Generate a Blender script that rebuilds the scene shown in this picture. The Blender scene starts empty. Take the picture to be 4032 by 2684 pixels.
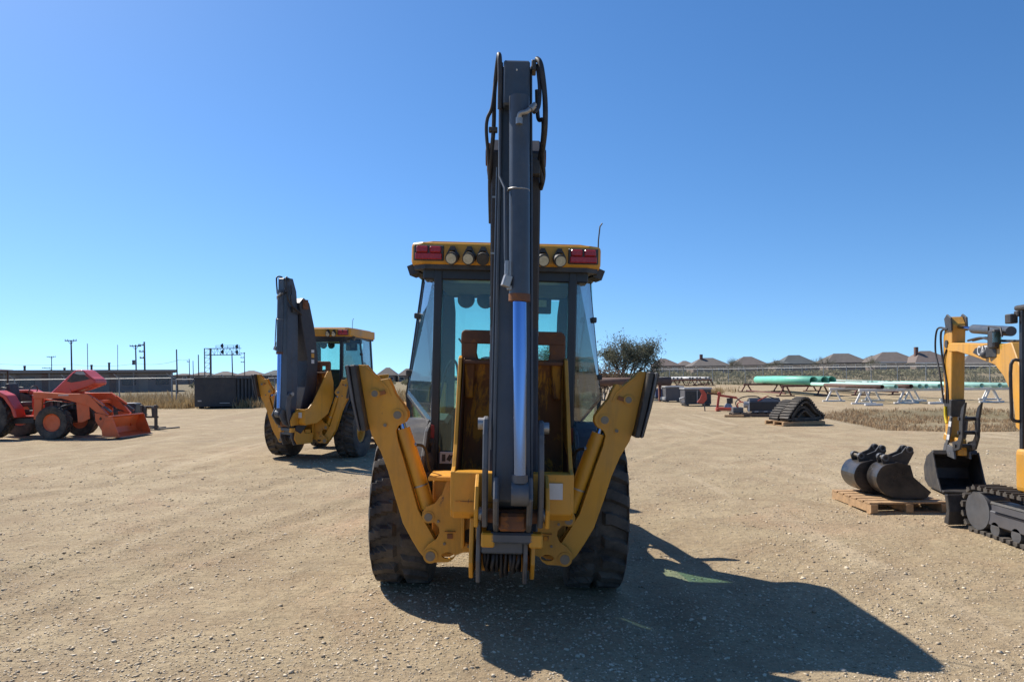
import bpy, bmesh, math, random
import numpy as np
from mathutils import Vector, Matrix, Euler, noise as mnoise
R = math.radians
random.seed(7)
rng = np.random.default_rng(11)
scene = bpy.context.scene
COL = scene.collection

# ------------------------------------------------------------------ camera, sky, sun, exposure
CAM_H, FPX, CX, HY, ROLL = 1.8, 2912.0, 2016.0, 1475.0, 0.012   # eye height, focal length and horizon (4032 px wide frame)
cam_d = bpy.data.cameras.new('camera'); cam = bpy.data.objects.new('camera', cam_d); COL.objects.link(cam)
cam.location = (0, 0, CAM_H); cam.rotation_euler = (R(90), ROLL, 0)      # held very slightly out of level
cam_d.sensor_width = 36.0; cam_d.lens = 36.0*FPX/4032.0
cam_d.shift_y = (HY-1342.0)/4032.0
cam_d.clip_start = 0.05; cam_d.clip_end = 6000
scene.camera = cam

SUN_EL, SUN_AZ = 49.0, -50.0                           # degrees; azimuth from +Y (away from camera), negative = left
world = bpy.data.worlds.new('World'); scene.world = world; world.use_nodes = True
wn = world.node_tree.nodes; wl = world.node_tree.links; wn.clear()
sky = wn.new('ShaderNodeTexSky'); sky.sky_type = 'NISHITA'; sky.sun_disc = False
sky.sun_elevation = R(SUN_EL); sky.sun_rotation = R(SUN_AZ)
sky.altitude = 900; sky.air_density = 1.0; sky.dust_density = 0.5; sky.ozone_density = 1.0
bg = wn.new('ShaderNodeBackground'); bg.inputs[1].default_value = 0.103
wo = wn.new('ShaderNodeOutputWorld')
hs = wn.new('ShaderNodeHueSaturation'); hs.inputs['Saturation'].default_value = 1.25; wl.new(sky.outputs[0], hs.inputs['Color'])
# clear dry-air sky: the pale horizon band is thin, the colour a touch cooler
wtc = wn.new('ShaderNodeTexCoord'); wmp = wn.new('ShaderNodeMapping'); wmp.inputs[1].default_value = (0, 0, 0.11)
wl.new(wtc.outputs['Generated'], wmp.inputs[0]); wl.new(wmp.outputs[0], sky.inputs[0])
wga = wn.new('ShaderNodeGamma'); wga.inputs[1].default_value = 1.1; wl.new(hs.outputs[0], wga.inputs[0])
wmu = wn.new('ShaderNodeMix'); wmu.data_type = 'RGBA'; wmu.blend_type = 'MULTIPLY'; wmu.inputs[0].default_value = 1.0; wmu.inputs[7].default_value = (0.94, 1.0, 1.03, 1)
wl.new(wga.outputs[0], wmu.inputs[6]); wl.new(wmu.outputs[2], bg.inputs[0]); wl.new(bg.outputs[0], wo.inputs[0])
sun_d = bpy.data.lights.new('sun', 'SUN'); sun_d.energy = 5.0; sun_d.angle = R(0.53); sun_d.color = (1.0, 0.95, 0.87)
sun = bpy.data.objects.new('sun', sun_d); COL.objects.link(sun)
sdir = Vector((math.sin(R(SUN_AZ))*math.cos(R(SUN_EL)), math.cos(R(SUN_AZ))*math.cos(R(SUN_EL)), math.sin(R(SUN_EL))))
sun.rotation_euler = sdir.to_track_quat('Z', 'Y').to_euler(); sun.location = sdir*60
vs = scene.view_settings; vs.view_transform = 'Standard'; vs.look = 'None'; vs.gamma = 1.0; vs.exposure = 0.42
vs.use_curve_mapping = False
scene.render.engine = 'CYCLES'
scene.cycles.max_bounces = 10; scene.cycles.diffuse_bounces = 2; scene.cycles.transparent_max_bounces = 24
scene.cycles.use_denoising = True

# ------------------------------------------------------------------ helpers
def lvl(px, py):
    dx, dy = px-CX, py-HY; return dx-ROLL*dy, dy+ROLL*dx
def at(px, py, Y):                                     # frame position and real distance -> point in the place
    u, v = lvl(px, py); return Vector((u/FPX*Y, Y, CAM_H-v/FPX*Y))
def sst(a, b, x):
    t = min(1.0, max(0.0, (x-a)/(b-a))); return t*t*(3-2*t)

class MB:
    """collects shapes; build() links them as one mesh object"""
    def __init__(s): s.v = []; s.f = []; s.sm = []
    def add(s, vs_, fs_, smooth=False):
        o = len(s.v); s.v += [tuple(p) for p in vs_]
        for f in fs_: s.f.append(tuple(i+o for i in f)); s.sm.append(smooth)
        return s
    def box(s, x0, x1, y0, y1, z0, z1):
        v = [(x, y, z) for z in (z0, z1) for y in (y0, y1) for x in (x0, x1)]
        return s.add(v, [(0,2,3,1),(4,5,7,6),(0,1,5,4),(2,6,7,3),(0,4,6,2),(1,3,7,5)])
    def obox(s, c, size, rot=(0,0,0)):
        m = Euler(rot).to_matrix(); a, b, d = (q/2 for q in size); c = Vector(c)
        v = [c+m@Vector((x, y, z)) for z in (-d, d) for y in (-b, b) for x in (-a, a)]
        return s.add(v, [(0,2,3,1),(4,5,7,6),(0,1,5,4),(2,6,7,3),(0,4,6,2),(1,3,7,5)])
    def bar(s, p0, p1, w, t, up=(0,0,1)):              # rectangular bar from p0 to p1
        p0, p1 = Vector(p0), Vector(p1); d = (p1-p0).normalized(); up = Vector(up)
        a = d.cross(up)
        if a.length < 1e-4: a = d.cross(Vector((1,0,0)))
        a.normalize(); b = a.cross(d).normalized(); a *= w/2; b *= t/2
        v = [p+i*a+j*b for p in (p0, p1) for i, j in ((-1,-1),(1,-1),(1,1),(-1,1))]
        return s.add(v, [(0,1,2,3),(7,6,5,4),(0,4,5,1),(1,5,6,2),(2,6,7,3),(3,7,4,0)])
    def prism(s, poly, axis, a0, a1, holes=()):        # planar outline (with holes) given thickness along an axis
        def P(u, w, a): return {'x': (a, u, w), 'y': (u, a, w), 'z': (u, w, a)}[axis]
        loops = [list(poly)]+[list(h) for h in holes]
        bm = bmesh.new(); es = []; n = 0
        for lp in loops:
            vv = [bm.verts.new((u, w, 0)) for u, w in lp]
            es += [bm.edges.new((vv[i], vv[(i+1) % len(vv)])) for i in range(len(vv))]
        bm.verts.index_update()
        flat = [(v.co.x, v.co.y) for v in bm.verts]
        if holes:
            bmesh.ops.triangle_fill(bm, use_beauty=True, use_dissolve=False, edges=es)
            tris = [tuple(v.index for v in f.verts) for f in bm.faces]
        else:
            tris = [tuple(range(len(flat)))]
        bm.free()
        N = len(flat)
        v = [P(u, w, a0) for u, w in flat]+[P(u, w, a1) for u, w in flat]
        f = []
        for t in tris: f.append(t); f.append(tuple(i+N for i in reversed(t)))
        o = 0
        for lp in loops:
            k = len(lp)
            for i in range(k):
                j = (i+1) % k; f.append((o+i, o+j, o+j+N, o+i+N))
            o += k
        return s.add(v, f)
    def tube(s, pts, r, n=8, cap=True, smooth=True, closed=False):
        pts = [Vector(p) for p in pts]; k = len(pts); rs = r if isinstance(r, (list, tuple)) else [r]*k
        v = []; f = []; up = None
        for i, p in enumerate(pts):
            d = (pts[(i+1) % k]-pts[i-1]) if closed else (pts[min(i+1, k-1)]-pts[max(i-1, 0)])
            d.normalize()
            if up is None:
                up = d.orthogonal().normalized()
            up = (up-d*up.dot(d)); up = up.normalized() if up.length > 1e-6 else d.orthogonal().normalized()
            sd = d.cross(up)
            for q in range(n):
                a = 2*math.pi*q/n; v.append(p+(up*math.cos(a)+sd*math.sin(a))*rs[i])
        for i in range(k if closed else k-1):
            for q in range(n):
                a = i*n+q; b = i*n+(q+1) % n; c = ((i+1) % k)*n+(q+1) % n; d2 = ((i+1) % k)*n+q
                f.append((a, b, c, d2))
        s.add(v, f, smooth)
        if cap and not closed:
            s.add(v[:n], [tuple(reversed(range(n)))]); s.add(v[-n:], [tuple(range(n))])
        return s
    def cyl(s, p0, p1, r, n=20, r1=None):
        return s.tube([p0, p1], [r, r if r1 is None else r1], n)
    def pipe(s, p0, p1, ro, ri, n=24):                 # hollow pipe
        p0, p1 = Vector(p0), Vector(p1); d = (p1-p0).normalized(); u = d.orthogonal().normalized(); w = d.cross(u)
        def ring(p, r): return [p+(u*math.cos(2*math.pi*q/n)+w*math.sin(2*math.pi*q/n))*r for q in range(n)]
        v = ring(p0, ro)+ring(p1, ro)+ring(p1, ri)+ring(p0, ri); f = []
        o = len(s.v); s.v += [tuple(p) for p in v]
        for a in range(4):
            for q in range(n):
                b = (a+1) % 4; q2 = (q+1) % n
                s.f.append((o+a*n+q, o+a*n+q2, o+b*n+q2, o+b*n+q)); s.sm.append(a in (0, 2))
        return s
    def ball(s, c, r, sc=(1,1,1), nu=16, nv=10):
        v = []; f = []
        for j in range(nv+1):
            t = math.pi*j/nv
            for i in range(nu):
                p = 2*math.pi*i/nu
                v.append((c[0]+r*sc[0]*math.sin(t)*math.cos(p), c[1]+r*sc[1]*math.sin(t)*math.sin(p), c[2]+r*sc[2]*math.cos(t)))
        for j in range(nv):
            for i in range(nu):
                f.append((j*nu+i, (j+1)*nu+i, (j+1)*nu+(i+1) % nu, j*nu+(i+1) % nu))
        return s.add(v, f, True)
    def build(s, name, mat, parent=None, bevel=0.0, seg=1, merge=False):
        me = bpy.data.meshes.new(name)
        me.from_pydata(s.v, [], s.f)
        me.polygons.foreach_set('use_smooth', s.sm)
        bm = bmesh.new(); bm.from_mesh(me)
        if merge or bevel: bmesh.ops.remove_doubles(bm, verts=bm.verts, dist=1e-5)
        bmesh.ops.recalc_face_normals(bm, faces=bm.faces)
        if bevel:
            es = [e for e in bm.edges if len(e.link_faces) == 2 and e.calc_face_angle(0) > R(32)]
            if es: bmesh.ops.bevel(bm, geom=es, offset=bevel, offset_type='OFFSET', segments=seg, profile=0.6, affect='EDGES', clamp_overlap=True)
        bm.to_mesh(me); bm.free()
        me.materials.append(mat)
        return link(name, me, parent)
def link(name, me, parent=None):
    o = bpy.data.objects.new(name, me); COL.objects.link(o)
    if parent is not None: o.parent = parent
    return o
def tag(o, label=None, cat=None, group=None, kind=None):
    for k, v in (('label', label), ('category', cat), ('group', group), ('kind', kind)):
        if v: o[k] = v
    return o
def empty(name, loc, rz=0.0, label=None, cat=None, group=None, ry=0.0):
    o = bpy.data.objects.new(name, None); COL.objects.link(o); o.empty_display_size = 0.1
    o.location = loc; o.rotation_euler = (0, ry, rz)
    return tag(o, label, cat, group)
def copy_tree(o, parent=None):
    c = o.copy(); COL.objects.link(c); c.parent = parent
    for ch in [q for q in ALL_CH.get(o.name, [])]: copy_tree(ch, c)
    return c
ALL_CH = {}
def index_children():
    ALL_CH.clear()
    for o in bpy.data.objects:
        if o.parent: ALL_CH.setdefault(o.parent.name, []).append(o)
def circ(cx, cz, r, n=16, a0=0, a1=360, rz=None):
    full = abs(a1-a0) >= 360; m = n if full else n+1
    return [(cx+r*math.cos(R(a0+(a1-a0)*i/n)), cz+(rz or r)*math.sin(R(a0+(a1-a0)*i/n))) for i in range(m)]
def spline(pts, n=8):                                  # Catmull-Rom through points
    pts = [Vector(p) for p in pts]; out = []
    for i in range(len(pts)-1):
        p0, p1, p2, p3 = pts[max(i-1, 0)], pts[i], pts[i+1], pts[min(i+2, len(pts)-1)]
        for k in range(n):
            t = k/n; out.append(0.5*((2*p1)+(p2-p0)*t+(2*p0-5*p1+4*p2-p3)*t*t+(3*p1-p0-3*p2+p3)*t**3))
    out.append(pts[-1]); return out

# ------------------------------------------------------------------ materials
def nodes(name):
    m = bpy.data.materials.new(name); m.use_nodes = True
    nt = m.node_tree; nt.nodes.clear()
    out = nt.nodes.new('ShaderNodeOutputMaterial'); return m, nt, out
def N(nt, t, **kw):
    n = nt.nodes.new('ShaderNode'+t)
    for k, v in kw.items():
        if isinstance(k, str) and k.startswith('i_'): n.inputs[int(k[2:]) if k[2:].isdigit() else k[2:]].default_value = v
        else: setattr(n, k, v)
    return n
def ramp(nt, src, stops):
    r = nt.nodes.new('ShaderNodeValToRGB'); e = r.color_ramp.elements
    while len(e) < len(stops): e.new(0.5)
    for q, (p, c) in zip(e, stops):
        q.position = p; q.color = tuple(c)+(1,) if len(c) == 3 else c
    nt.links.new(src, r.inputs[0]); return r.outputs[0]
def mixc(nt, fac, a, b):
    m = nt.nodes.new('ShaderNodeMix'); m.data_type = 'RGBA'
    for i, x in ((0, fac), (6, a), (7, b)):
        if hasattr(x, 'links'): nt.links.new(x, m.inputs[i])
        else: m.inputs[i].default_value = (tuple(x)+(1,) if isinstance(x, (tuple, list)) and len(x) == 3 else x)
    return m.outputs[2]
def tex(nt, scale, detail=6, rough=0.6, coord='Object', dist=0.0, sc=(1,1,1)):
    tc = nt.nodes.new('ShaderNodeTexCoord'); mp = nt.nodes.new('ShaderNodeMapping'); mp.inputs[3].default_value = sc
    nt.links.new(tc.outputs[coord], mp.inputs[0])
    n = nt.nodes.new('ShaderNodeTexNoise'); n.inputs['Scale'].default_value = scale; n.inputs['Detail'].default_value = detail
    n.inputs['Roughness'].default_value = rough; n.inputs['Distortion'].default_value = dist
    nt.links.new(mp.outputs[0], n.inputs[0]); return n.outputs[0]
def pbr(name, col, rough=0.5, metal=0.0, var=0.25, scale=3.0, worn=None, worn_at=0.66, dust=0.0, bump=0.0, bscale=60.0, spec=0.5, streak=False, coat=0.0, chips=None, grime=0.0):
    """painted / plain surface: tone variation, patches of wear, a film of dust, fine relief"""
    m, nt, out = nodes(name); b = N(nt, 'BsdfPrincipled')
    sc = (1, 1, 0.25) if streak else (1, 1, 1)
    n1 = tex(nt, scale, 8, 0.65, sc=sc)
    dark = tuple(c*(1-var) for c in col); lite = tuple(min(1, c*(1+var*0.7)) for c in col)
    c = ramp(nt, n1, [(0.3, dark), (0.5, col), (0.72, lite)])
    if worn:
        n2 = tex(nt, scale*2.3, 10, 0.7, dist=0.6, sc=sc)
        k = ramp(nt, n2, [(worn_at-0.03, (0,0,0)), (worn_at+0.05, (1,1,1))]); c = mixc(nt, k, c, worn)
    if chips:                                          # small scrapes and chipped spots
        n4 = tex(nt, scale*7, 9, 0.72, dist=0.8, sc=(1, 1, 0.6))
        c = mixc(nt, ramp(nt, n4, [(0.66, (0,0,0)), (0.69, (0.9,)*3)]), c, chips)
    if grime:                                          # oily run-down streaks
        n5 = tex(nt, scale*3, 7, 0.7, dist=0.3, sc=(1, 1, 0.12))
        c = mixc(nt, ramp(nt, n5, [(0.5, (0,0,0)), (0.72, (grime,)*3)]), c, (0.05, 0.035, 0.02))
    if dust:
        n3 = tex(nt, scale*0.8, 9, 0.75)
        k = ramp(nt, n3, [(0.35, (0,0,0)), (0.75, (dust, dust, dust))]); c = mixc(nt, k, c, (0.36, 0.29, 0.21))
    nt.links.new(c, b.inputs['Base Color'])
    r = ramp(nt, n1, [(0.25, (rough*0.8,)*3), (0.75, (min(1, rough*1.25),)*3)]); nt.links.new(r, b.inputs['Roughness'])
    b.inputs['Metallic'].default_value = metal; b.inputs['Specular IOR Level'].default_value = spec
    if coat: b.inputs['Coat Weight'].default_value = coat; b.inputs['Coat Roughness'].default_value = 0.12
    if bump:
        nb = tex(nt, bscale, 6, 0.6); bp = N(nt, 'Bump'); bp.inputs['Strength'].default_value = bump; bp.inputs['Distance'].default_value = 0.01
        nt.links.new(nb, bp.inputs['Height']); nt.links.new(bp.outputs[0], b.inputs['Normal'])
    nt.links.new(b.outputs[0], out.inputs[0]); return m
def glassmat(name, tint, rough=0.02, haze=0.06):
    m, nt, out = nodes(name)
    t = N(nt, 'BsdfTransparent'); t.inputs[0].default_value = tuple(tint)+(1,)
    g = N(nt, 'BsdfGlossy'); g.inputs['Roughness'].default_value = rough; g.inputs[0].default_value = (0.95, 0.97, 1, 1)
    lw = N(nt, 'LayerWeight'); lw.inputs[0].default_value = 0.5                    # thin pane: same reflectance from either side
    p5 = N(nt, 'Math', operation='POWER'); p5.inputs[1].default_value = 5.0; nt.links.new(lw.outputs['Facing'], p5.inputs[0])
    fr = N(nt, 'Math', operation='MULTIPLY_ADD'); fr.inputs[1].default_value = 0.96; fr.inputs[2].default_value = 0.04; nt.links.new(p5.outputs[0], fr.inputs[0])
    mx = N(nt, 'MixShader'); nt.links.new(fr.outputs[0], mx.inputs[0]); nt.links.new(t.outputs[0], mx.inputs[1]); nt.links.new(g.outputs[0], mx.inputs[2])
    d = N(nt, 'BsdfDiffuse'); d.inputs[0].default_value = (0.5, 0.46, 0.4, 1)      # film of dust on the pane
    dn = ramp(nt, tex(nt, 4, 8, 0.7, sc=(1, 1, 0.3)), [(0.35, (0,0,0)), (0.8, (haze,)*3)])
    m2 = N(nt, 'MixShader'); nt.links.new(dn, m2.inputs[0]); nt.links.new(mx.outputs[0], m2.inputs[1]); nt.links.new(d.outputs[0], m2.inputs[2])
    nt.links.new(m2.outputs[0], out.inputs[0]); return m
M = {}
RUSTC = (0.10, 0.035, 0.015)
M['yellow'] = pbr('construction_yellow', (0.66, 0.295, 0.013), 0.45, var=0.18, scale=2.2, worn=(0.20, 0.085, 0.02), worn_at=0.70, dust=0.15, bump=0.05, chips=(0.07, 0.03, 0.015), grime=0.35)
M['cat_yellow'] = pbr('excavator_yellow', (0.64, 0.30, 0.022), 0.45, var=0.15, scale=2.5, dust=0.3, worn=(0.25, 0.12, 0.03), worn_at=0.72, chips=(0.09, 0.05, 0.02), grime=0.4)
M['charcoal'] = pbr('charcoal_paint', (0.042, 0.060, 0.088), 0.42, var=0.3, scale=3.5, dust=0.10, worn=(0.09, 0.065, 0.05), worn_at=0.74, chips=(0.12, 0.10, 0.085), grime=0.4)
M['charcoal_light'] = pbr('charcoal_paint_faded', (0.06, 0.072, 0.088), 0.42, var=0.3, scale=5, dust=0.12)
M['boom'] = pbr('boom_dark_paint', (0.022, 0.022, 0.030), 0.5, var=0.4, scale=4, dust=0.10, worn=(0.07, 0.03, 0.015), worn_at=0.66, chips=(0.10, 0.07, 0.05))
M['rust'] = pbr('rusty_steel', (0.15, 0.062, 0.030), 0.8, var=0.5, scale=5, worn=(0.24, 0.085, 0.018), worn_at=0.56, dust=0.05, bump=0.25, bscale=30)
M['rust_yellow'] = pbr('rust_over_yellow', (0.28, 0.105, 0.032), 0.75, var=0.55, scale=3.4, worn=(0.70, 0.28, 0.026), worn_at=0.54, bump=0.25, bscale=26, streak=True)
M['pipe_rust'] = pbr('pipe_rust', (0.13, 0.075, 0.055), 0.8, var=0.35, scale=4, worn=(0.08, 0.04, 0.03), worn_at=0.6, bump=0.1)
M['rack_red'] = pbr('red_oxide_rack', (0.13, 0.032, 0.024), 0.7, var=0.35, scale=4, dust=0.2)
M['chrome'] = pbr('chrome_sky_tint', (0.17, 0.25, 0.47), 0.13, metal=1.0, var=0.06, scale=3)  # blue of the reflected sky is put into the metal's base colour
M['steel'] = pbr('bare_steel', (0.33, 0.32, 0.31), 0.45, metal=0.7, var=0.3, scale=8, worn=(0.12, 0.07, 0.04), worn_at=0.66)
M['pin'] = pbr('pin_steel', (0.20, 0.17, 0.13), 0.5, metal=0.5, var=0.3, scale=12, dust=0.2)
M['link'] = pbr('link_grey_steel', (0.095, 0.098, 0.105), 0.5, metal=0.2, var=0.35, scale=6, worn=(0.14, 0.075, 0.04), worn_at=0.66, dust=0.15)
M['black'] = pbr('black_plastic', (0.018, 0.018, 0.020), 0.5, var=0.3, scale=6, dust=0.22)
M['bucket_black'] = pbr('bucket_black', (0.014, 0.014, 0.016), 0.30, var=0.3, scale=4, dust=0.25, chips=(0.16, 0.13, 0.10))
M['fender'] = pbr('fender_black', (0.03, 0.031, 0.034), 0.42, var=0.3, scale=6, dust=0.3)
M['hose'] = pbr('hose_rubber', (0.016, 0.014, 0.016), 0.55, var=0.3, scale=20, dust=0.10)
M['rubber'] = pbr('tyre_rubber', (0.022, 0.022, 0.023), 0.85, var=0.4, scale=4, dust=0.45, bump=0.15, bscale=40)
M['lens_red'] = pbr('red_lens', (0.42, 0.014, 0.014), 0.25, var=0.15, scale=30, spec=0.5, coat=0.15)
M['reflector'] = pbr('red_reflector', (0.26, 0.02, 0.016), 0.35, var=0.2, scale=30)
M['lens'] = pbr('lamp_lens', (0.52, 0.47, 0.33), 0.25, var=0.2, scale=40, spec=0.6)
M['white'] = pbr('white_paint', (0.72, 0.70, 0.66), 0.5, var=0.12, scale=5, dust=0.3)
M['sticker'] = pbr('white_sticker', (0.62, 0.60, 0.57), 0.5, var=0.08, scale=20)
M['interior'] = pbr('cab_interior', (0.035, 0.042, 0.048), 0.7, var=0.3, scale=6)
M['frame_black'] = pbr('cab_frame_black', (0.014, 0.016, 0.022), 0.38, var=0.25, scale=5, dust=0.05)
M['glass'] = glassmat('cab_glass', (0.79, 0.945, 0.90))
M['glass_dark'] = glassmat('cab_side_glass', (0.42, 0.49, 0.50), 0.02, 0.03)
M['orange'] = pbr('tractor_orange', (0.74, 0.125, 0.024), 0.42, var=0.2, scale=3, dust=0.25, worn=(0.30, 0.10, 0.05), worn_at=0.70, chips=(0.16, 0.10, 0.08))
M['tractor_red'] = pbr('tractor_body_red', (0.62, 0.06, 0.03), 0.32, var=0.12, scale=3, dust=0.08, coat=0.2)
M['implement_red'] = pbr('implement_red', (0.50, 0.06, 0.03), 0.45, var=0.2, scale=5, dust=0.2)
M['grey_box'] = pbr('grey_steel_cabinet', (0.075, 0.075, 0.085), 0.55, var=0.15, scale=3, dust=0.15)
M['grey_lid'] = pbr('grey_galvanised', (0.36, 0.36, 0.36), 0.5, metal=0.3, var=0.2, scale=5, dust=0.2)
M['blue_box'] = pbr('blue_cabinet', (0.035, 0.06, 0.17), 0.5, var=0.2, scale=4, dust=0.15)
M['wood'] = pbr('pallet_wood', (0.42, 0.26, 0.13), 0.8, var=0.35, scale=8, worn=(0.22, 0.13, 0.07), worn_at=0.6, bump=0.2)
M['wood_dark'] = pbr('weathered_wood', (0.13, 0.095, 0.07), 0.9, var=0.35, scale=8, bump=0.2)
M['mint'] = pbr('mint_coated_pipe', (0.14, 0.52, 0.37), 0.5, var=0.12, scale=3, dust=0.15)
M['mint_pale'] = pbr('pale_mint_coated_pipe', (0.42, 0.72, 0.58), 0.55, var=0.1, scale=3, dust=0.15)
M['dumpster'] = pbr('dumpster_paint', (0.016, 0.021, 0.028), 0.6, var=0.4, scale=1.5, worn=(0.05, 0.028, 0.028), worn_at=0.66, dust=0.12)
M['galv'] = pbr('galvanised_post', (0.38, 0.38, 0.37), 0.5, metal=0.4, var=0.15, scale=6)
M['pole'] = pbr('creosote_pole', (0.085, 0.062, 0.05), 0.9, var=0.3, scale=4)
M['wire'] = pbr('power_wire', (0.05, 0.05, 0.05), 0.6, var=0.1)
M['brick'] = pbr('far_brick', (0.17, 0.095, 0.075), 0.9, var=0.25, scale=1.5)
M['wall_brown'] = pbr('building_wall_brown', (0.22, 0.18, 0.165), 0.9, var=0.2, scale=0.6)
M['fascia'] = pbr('building_fascia', (0.27, 0.22, 0.185), 0.8, var=0.15, scale=0.8)
M['pane'] = pbr('window_pane_dark', (0.03, 0.035, 0.045), 0.15, var=0.2, scale=1)
M['house_wall'] = pbr('house_wall', (0.22, 0.17, 0.14), 0.9, var=0.2, scale=0.8)
M['house_white'] = pbr('house_white_trim', (0.70, 0.68, 0.64), 0.7, var=0.1)
M['bark'] = pbr('bark', (0.20, 0.17, 0.15), 0.95, var=0.35, scale=6, bump=0.3)
for i, c in enumerate([(0.12, 0.092, 0.078), (0.105, 0.09, 0.078), (0.075, 0.08, 0.078), (0.115, 0.094, 0.080), (0.135, 0.105, 0.09)]):
    M['roof%d' % i] = pbr('shingle_roof_%s' % 'abcde'[i], tuple(1.3*q for q in c), 0.95, var=0.22, scale=1.2)  # shingle colours lightened to stand in for distance haze
def leafmat(name, a, b, tr=0.25):
    m, nt, out = nodes(name); g = N(nt, 'NewGeometry')
    c = ramp(nt, g.outputs['Random Per Island'], [(0.0, a), (1.0, b)])
    d = N(nt, 'BsdfPrincipled'); d.inputs['Roughness'].default_value = 0.85; d.inputs['Specular IOR Level'].default_value = 0.2
    nt.links.new(c, d.inputs['Base Color'])
    t = N(nt, 'BsdfTranslucent'); nt.links.new(c, t.inputs[0]); mx = N(nt, 'MixShader'); mx.inputs[0].default_value = tr
    nt.links.new(d.outputs[0], mx.inputs[1]); nt.links.new(t.outputs[0], mx.inputs[2]); nt.links.new(mx.outputs[0], out.inputs[0]); return m
M['leaf'] = leafmat('olive_leaves', (0.075, 0.08, 0.05), (0.20, 0.195, 0.13))
M['scrub'] = leafmat('scrub_leaves', (0.12, 0.12, 0.06), (0.24, 0.21, 0.12))
M['brush'] = leafmat('dry_brush', (0.12, 0.075, 0.05), (0.24, 0.16, 0.10))
M['drygrass'] = leafmat('dry_grass', (0.26, 0.17, 0.075), (0.52, 0.38, 0.20))
M['browngrass'] = leafmat('brown_grass', (0.30, 0.18, 0.09), (0.55, 0.40, 0.24))
M['pebble'] = leafmat('gravel_stones', (0.26, 0.19, 0.115), (0.76, 0.64, 0.47), 0.0)

# ------------------------------------------------------------------ ground
MX0, MY0, TILT = -0.140, 6.47, 0.0365                  # near backhoe: rear axle position, cross slope it stands on
DITCH = [(11.2, 22.6), (13.0, 21.6), (17.5, 21.4), (25, 22.5), (28, 27), (22, 35), (15.6, 35.4), (12.1, 30)]
def in_poly(x, y, poly):
    c = False; n = len(poly)
    for i in range(n):
        x1, y1 = poly[i]; x2, y2 = poly[i-1]
        if (y1 > y) != (y2 > y) and x < (x2-x1)*(y-y1)/(y2-y1)+x1: c = not c
    return c
def poly_dist(x, y, poly):
    d = 1e9
    for i in range(len(poly)):
        a = Vector(poly[i]); b = Vector(poly[i-1]); p = Vector((x, y)); t = max(0, min(1, (p-a).dot(b-a)/(b-a).length_squared))
        d = min(d, (p-(a+(b-a)*t)).length)
    return d if in_poly(x, y, poly) else -d
def terr0(x, y):
    z = sst(2, 16, x)*(0.30*sst(48, 80, y)+1.1*sst(90, 180, y))
    if 7 < x < 34 and 17 < y < 42: z -= 0.38*sst(-0.6, 3.0, poly_dist(x, y, DITCH))
    k = math.exp(-((x-MX0)/3.6)**2-((y-7.2)/5.0)**2); z -= TILT*(x-MX0)*k
    return z
def terr(x, y):
    z = terr0(x, y); fade = 1-sst(16, 45, y)
    if fade > 0:
        z += fade*(0.022*mnoise.noise((x*0.55, y*0.55, 1.3))+0.012*mnoise.noise((x*1.7, y*2.2, 5.1))+0.006*mnoise.noise((x*5.0, y*5.0, 2.7)))
        # shallow wheel ruts curving across the yard
        for off, amp in ((0.0, 1.0), (1.7, 0.9), (5.2, 0.7), (6.9, 0.7), (-3.9, 0.8)):
            u = x+3.2+off-0.016*(y-4)**2+0.35*math.sin(y*0.4+off); z -= 0.026*amp*fade*math.exp(-(u/0.17)**2)
            z += 0.016*amp*fade*math.exp(-((abs(u)-0.3)/0.12)**2)
    return z
def ground_hit(px, py):                                # where the line of sight through a frame position meets the ground
    lo, hi = 1.5, 400.0; Y = 1.5
    while Y < 400:
        p = at(px, py, Y)
        if p.z <= terr0(p.x, p.y): break
        Y *= 1.01
    return at(px, py, Y)
def field_w(x, y):                                     # 1 = unmown field, 0 = gravel yard
    w = 0.0
    e = 43.4+1.2*math.sin(x*0.6)+0.8*math.sin(x*1.7+1)
    w = max(w, sst(e, e+2.0, y)*(1-sst(-4, 3, x)))
    e2 = max(62, 104-(x-20)*2.0)-9+2*math.sin(x*0.4) if x > 10 else 84
    w = max(w, sst(e2, e2+6, y)*sst(-4, 3, x))
    if 7 < x < 34 and 17 < y < 42: w = max(w, sst(-0.2, 1.0, poly_dist(x, y, DITCH)+0.35*mnoise.noise((x*1.3, y*1.3, 0))))
    return w
def spaced(a, b, c, n):                                # dense near c, stretched to the ends
    t = np.linspace(0, 1, n); return a+(b-a)*t**c
ys = np.concatenate([np.linspace(-30, 1.5, 16)[:-1], np.linspace(1.5, 16, 150)[:-1], np.linspace(16, 48, 120)[:-1], np.linspace(48, 180, 80)[:-1], spaced(180, 3000, 2.2, 26)])
xp = np.concatenate([np.linspace(0, 8, 90)[:-1], np.linspace(8, 40, 110)[:-1], np.linspace(40, 120, 40)[:-1], spaced(120, 2500, 2.2, 22)])
xs = np.concatenate([-xp[::-1], xp[1:]])
gv = [(float(x), float(y), terr(float(x), float(y))) for y in ys for x in xs]
nx, ny = len(xs), len(ys)
idx = np.arange(nx*ny).reshape(ny, nx)
gf = np.stack([idx[:-1, :-1], idx[:-1, 1:], idx[1:, 1:], idx[1:, :-1]], -1).reshape(-1, 4)
gm = bpy.data.meshes.new('ground'); gm.from_pydata(gv, [], gf.tolist())
gm.polygons.foreach_set('use_smooth', [True]*len(gm.polygons))
fa = gm.attributes.new('field', 'FLOAT', 'POINT'); fa.data.foreach_set('value', [field_w(x, y) for x, y, z in gv])

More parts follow.
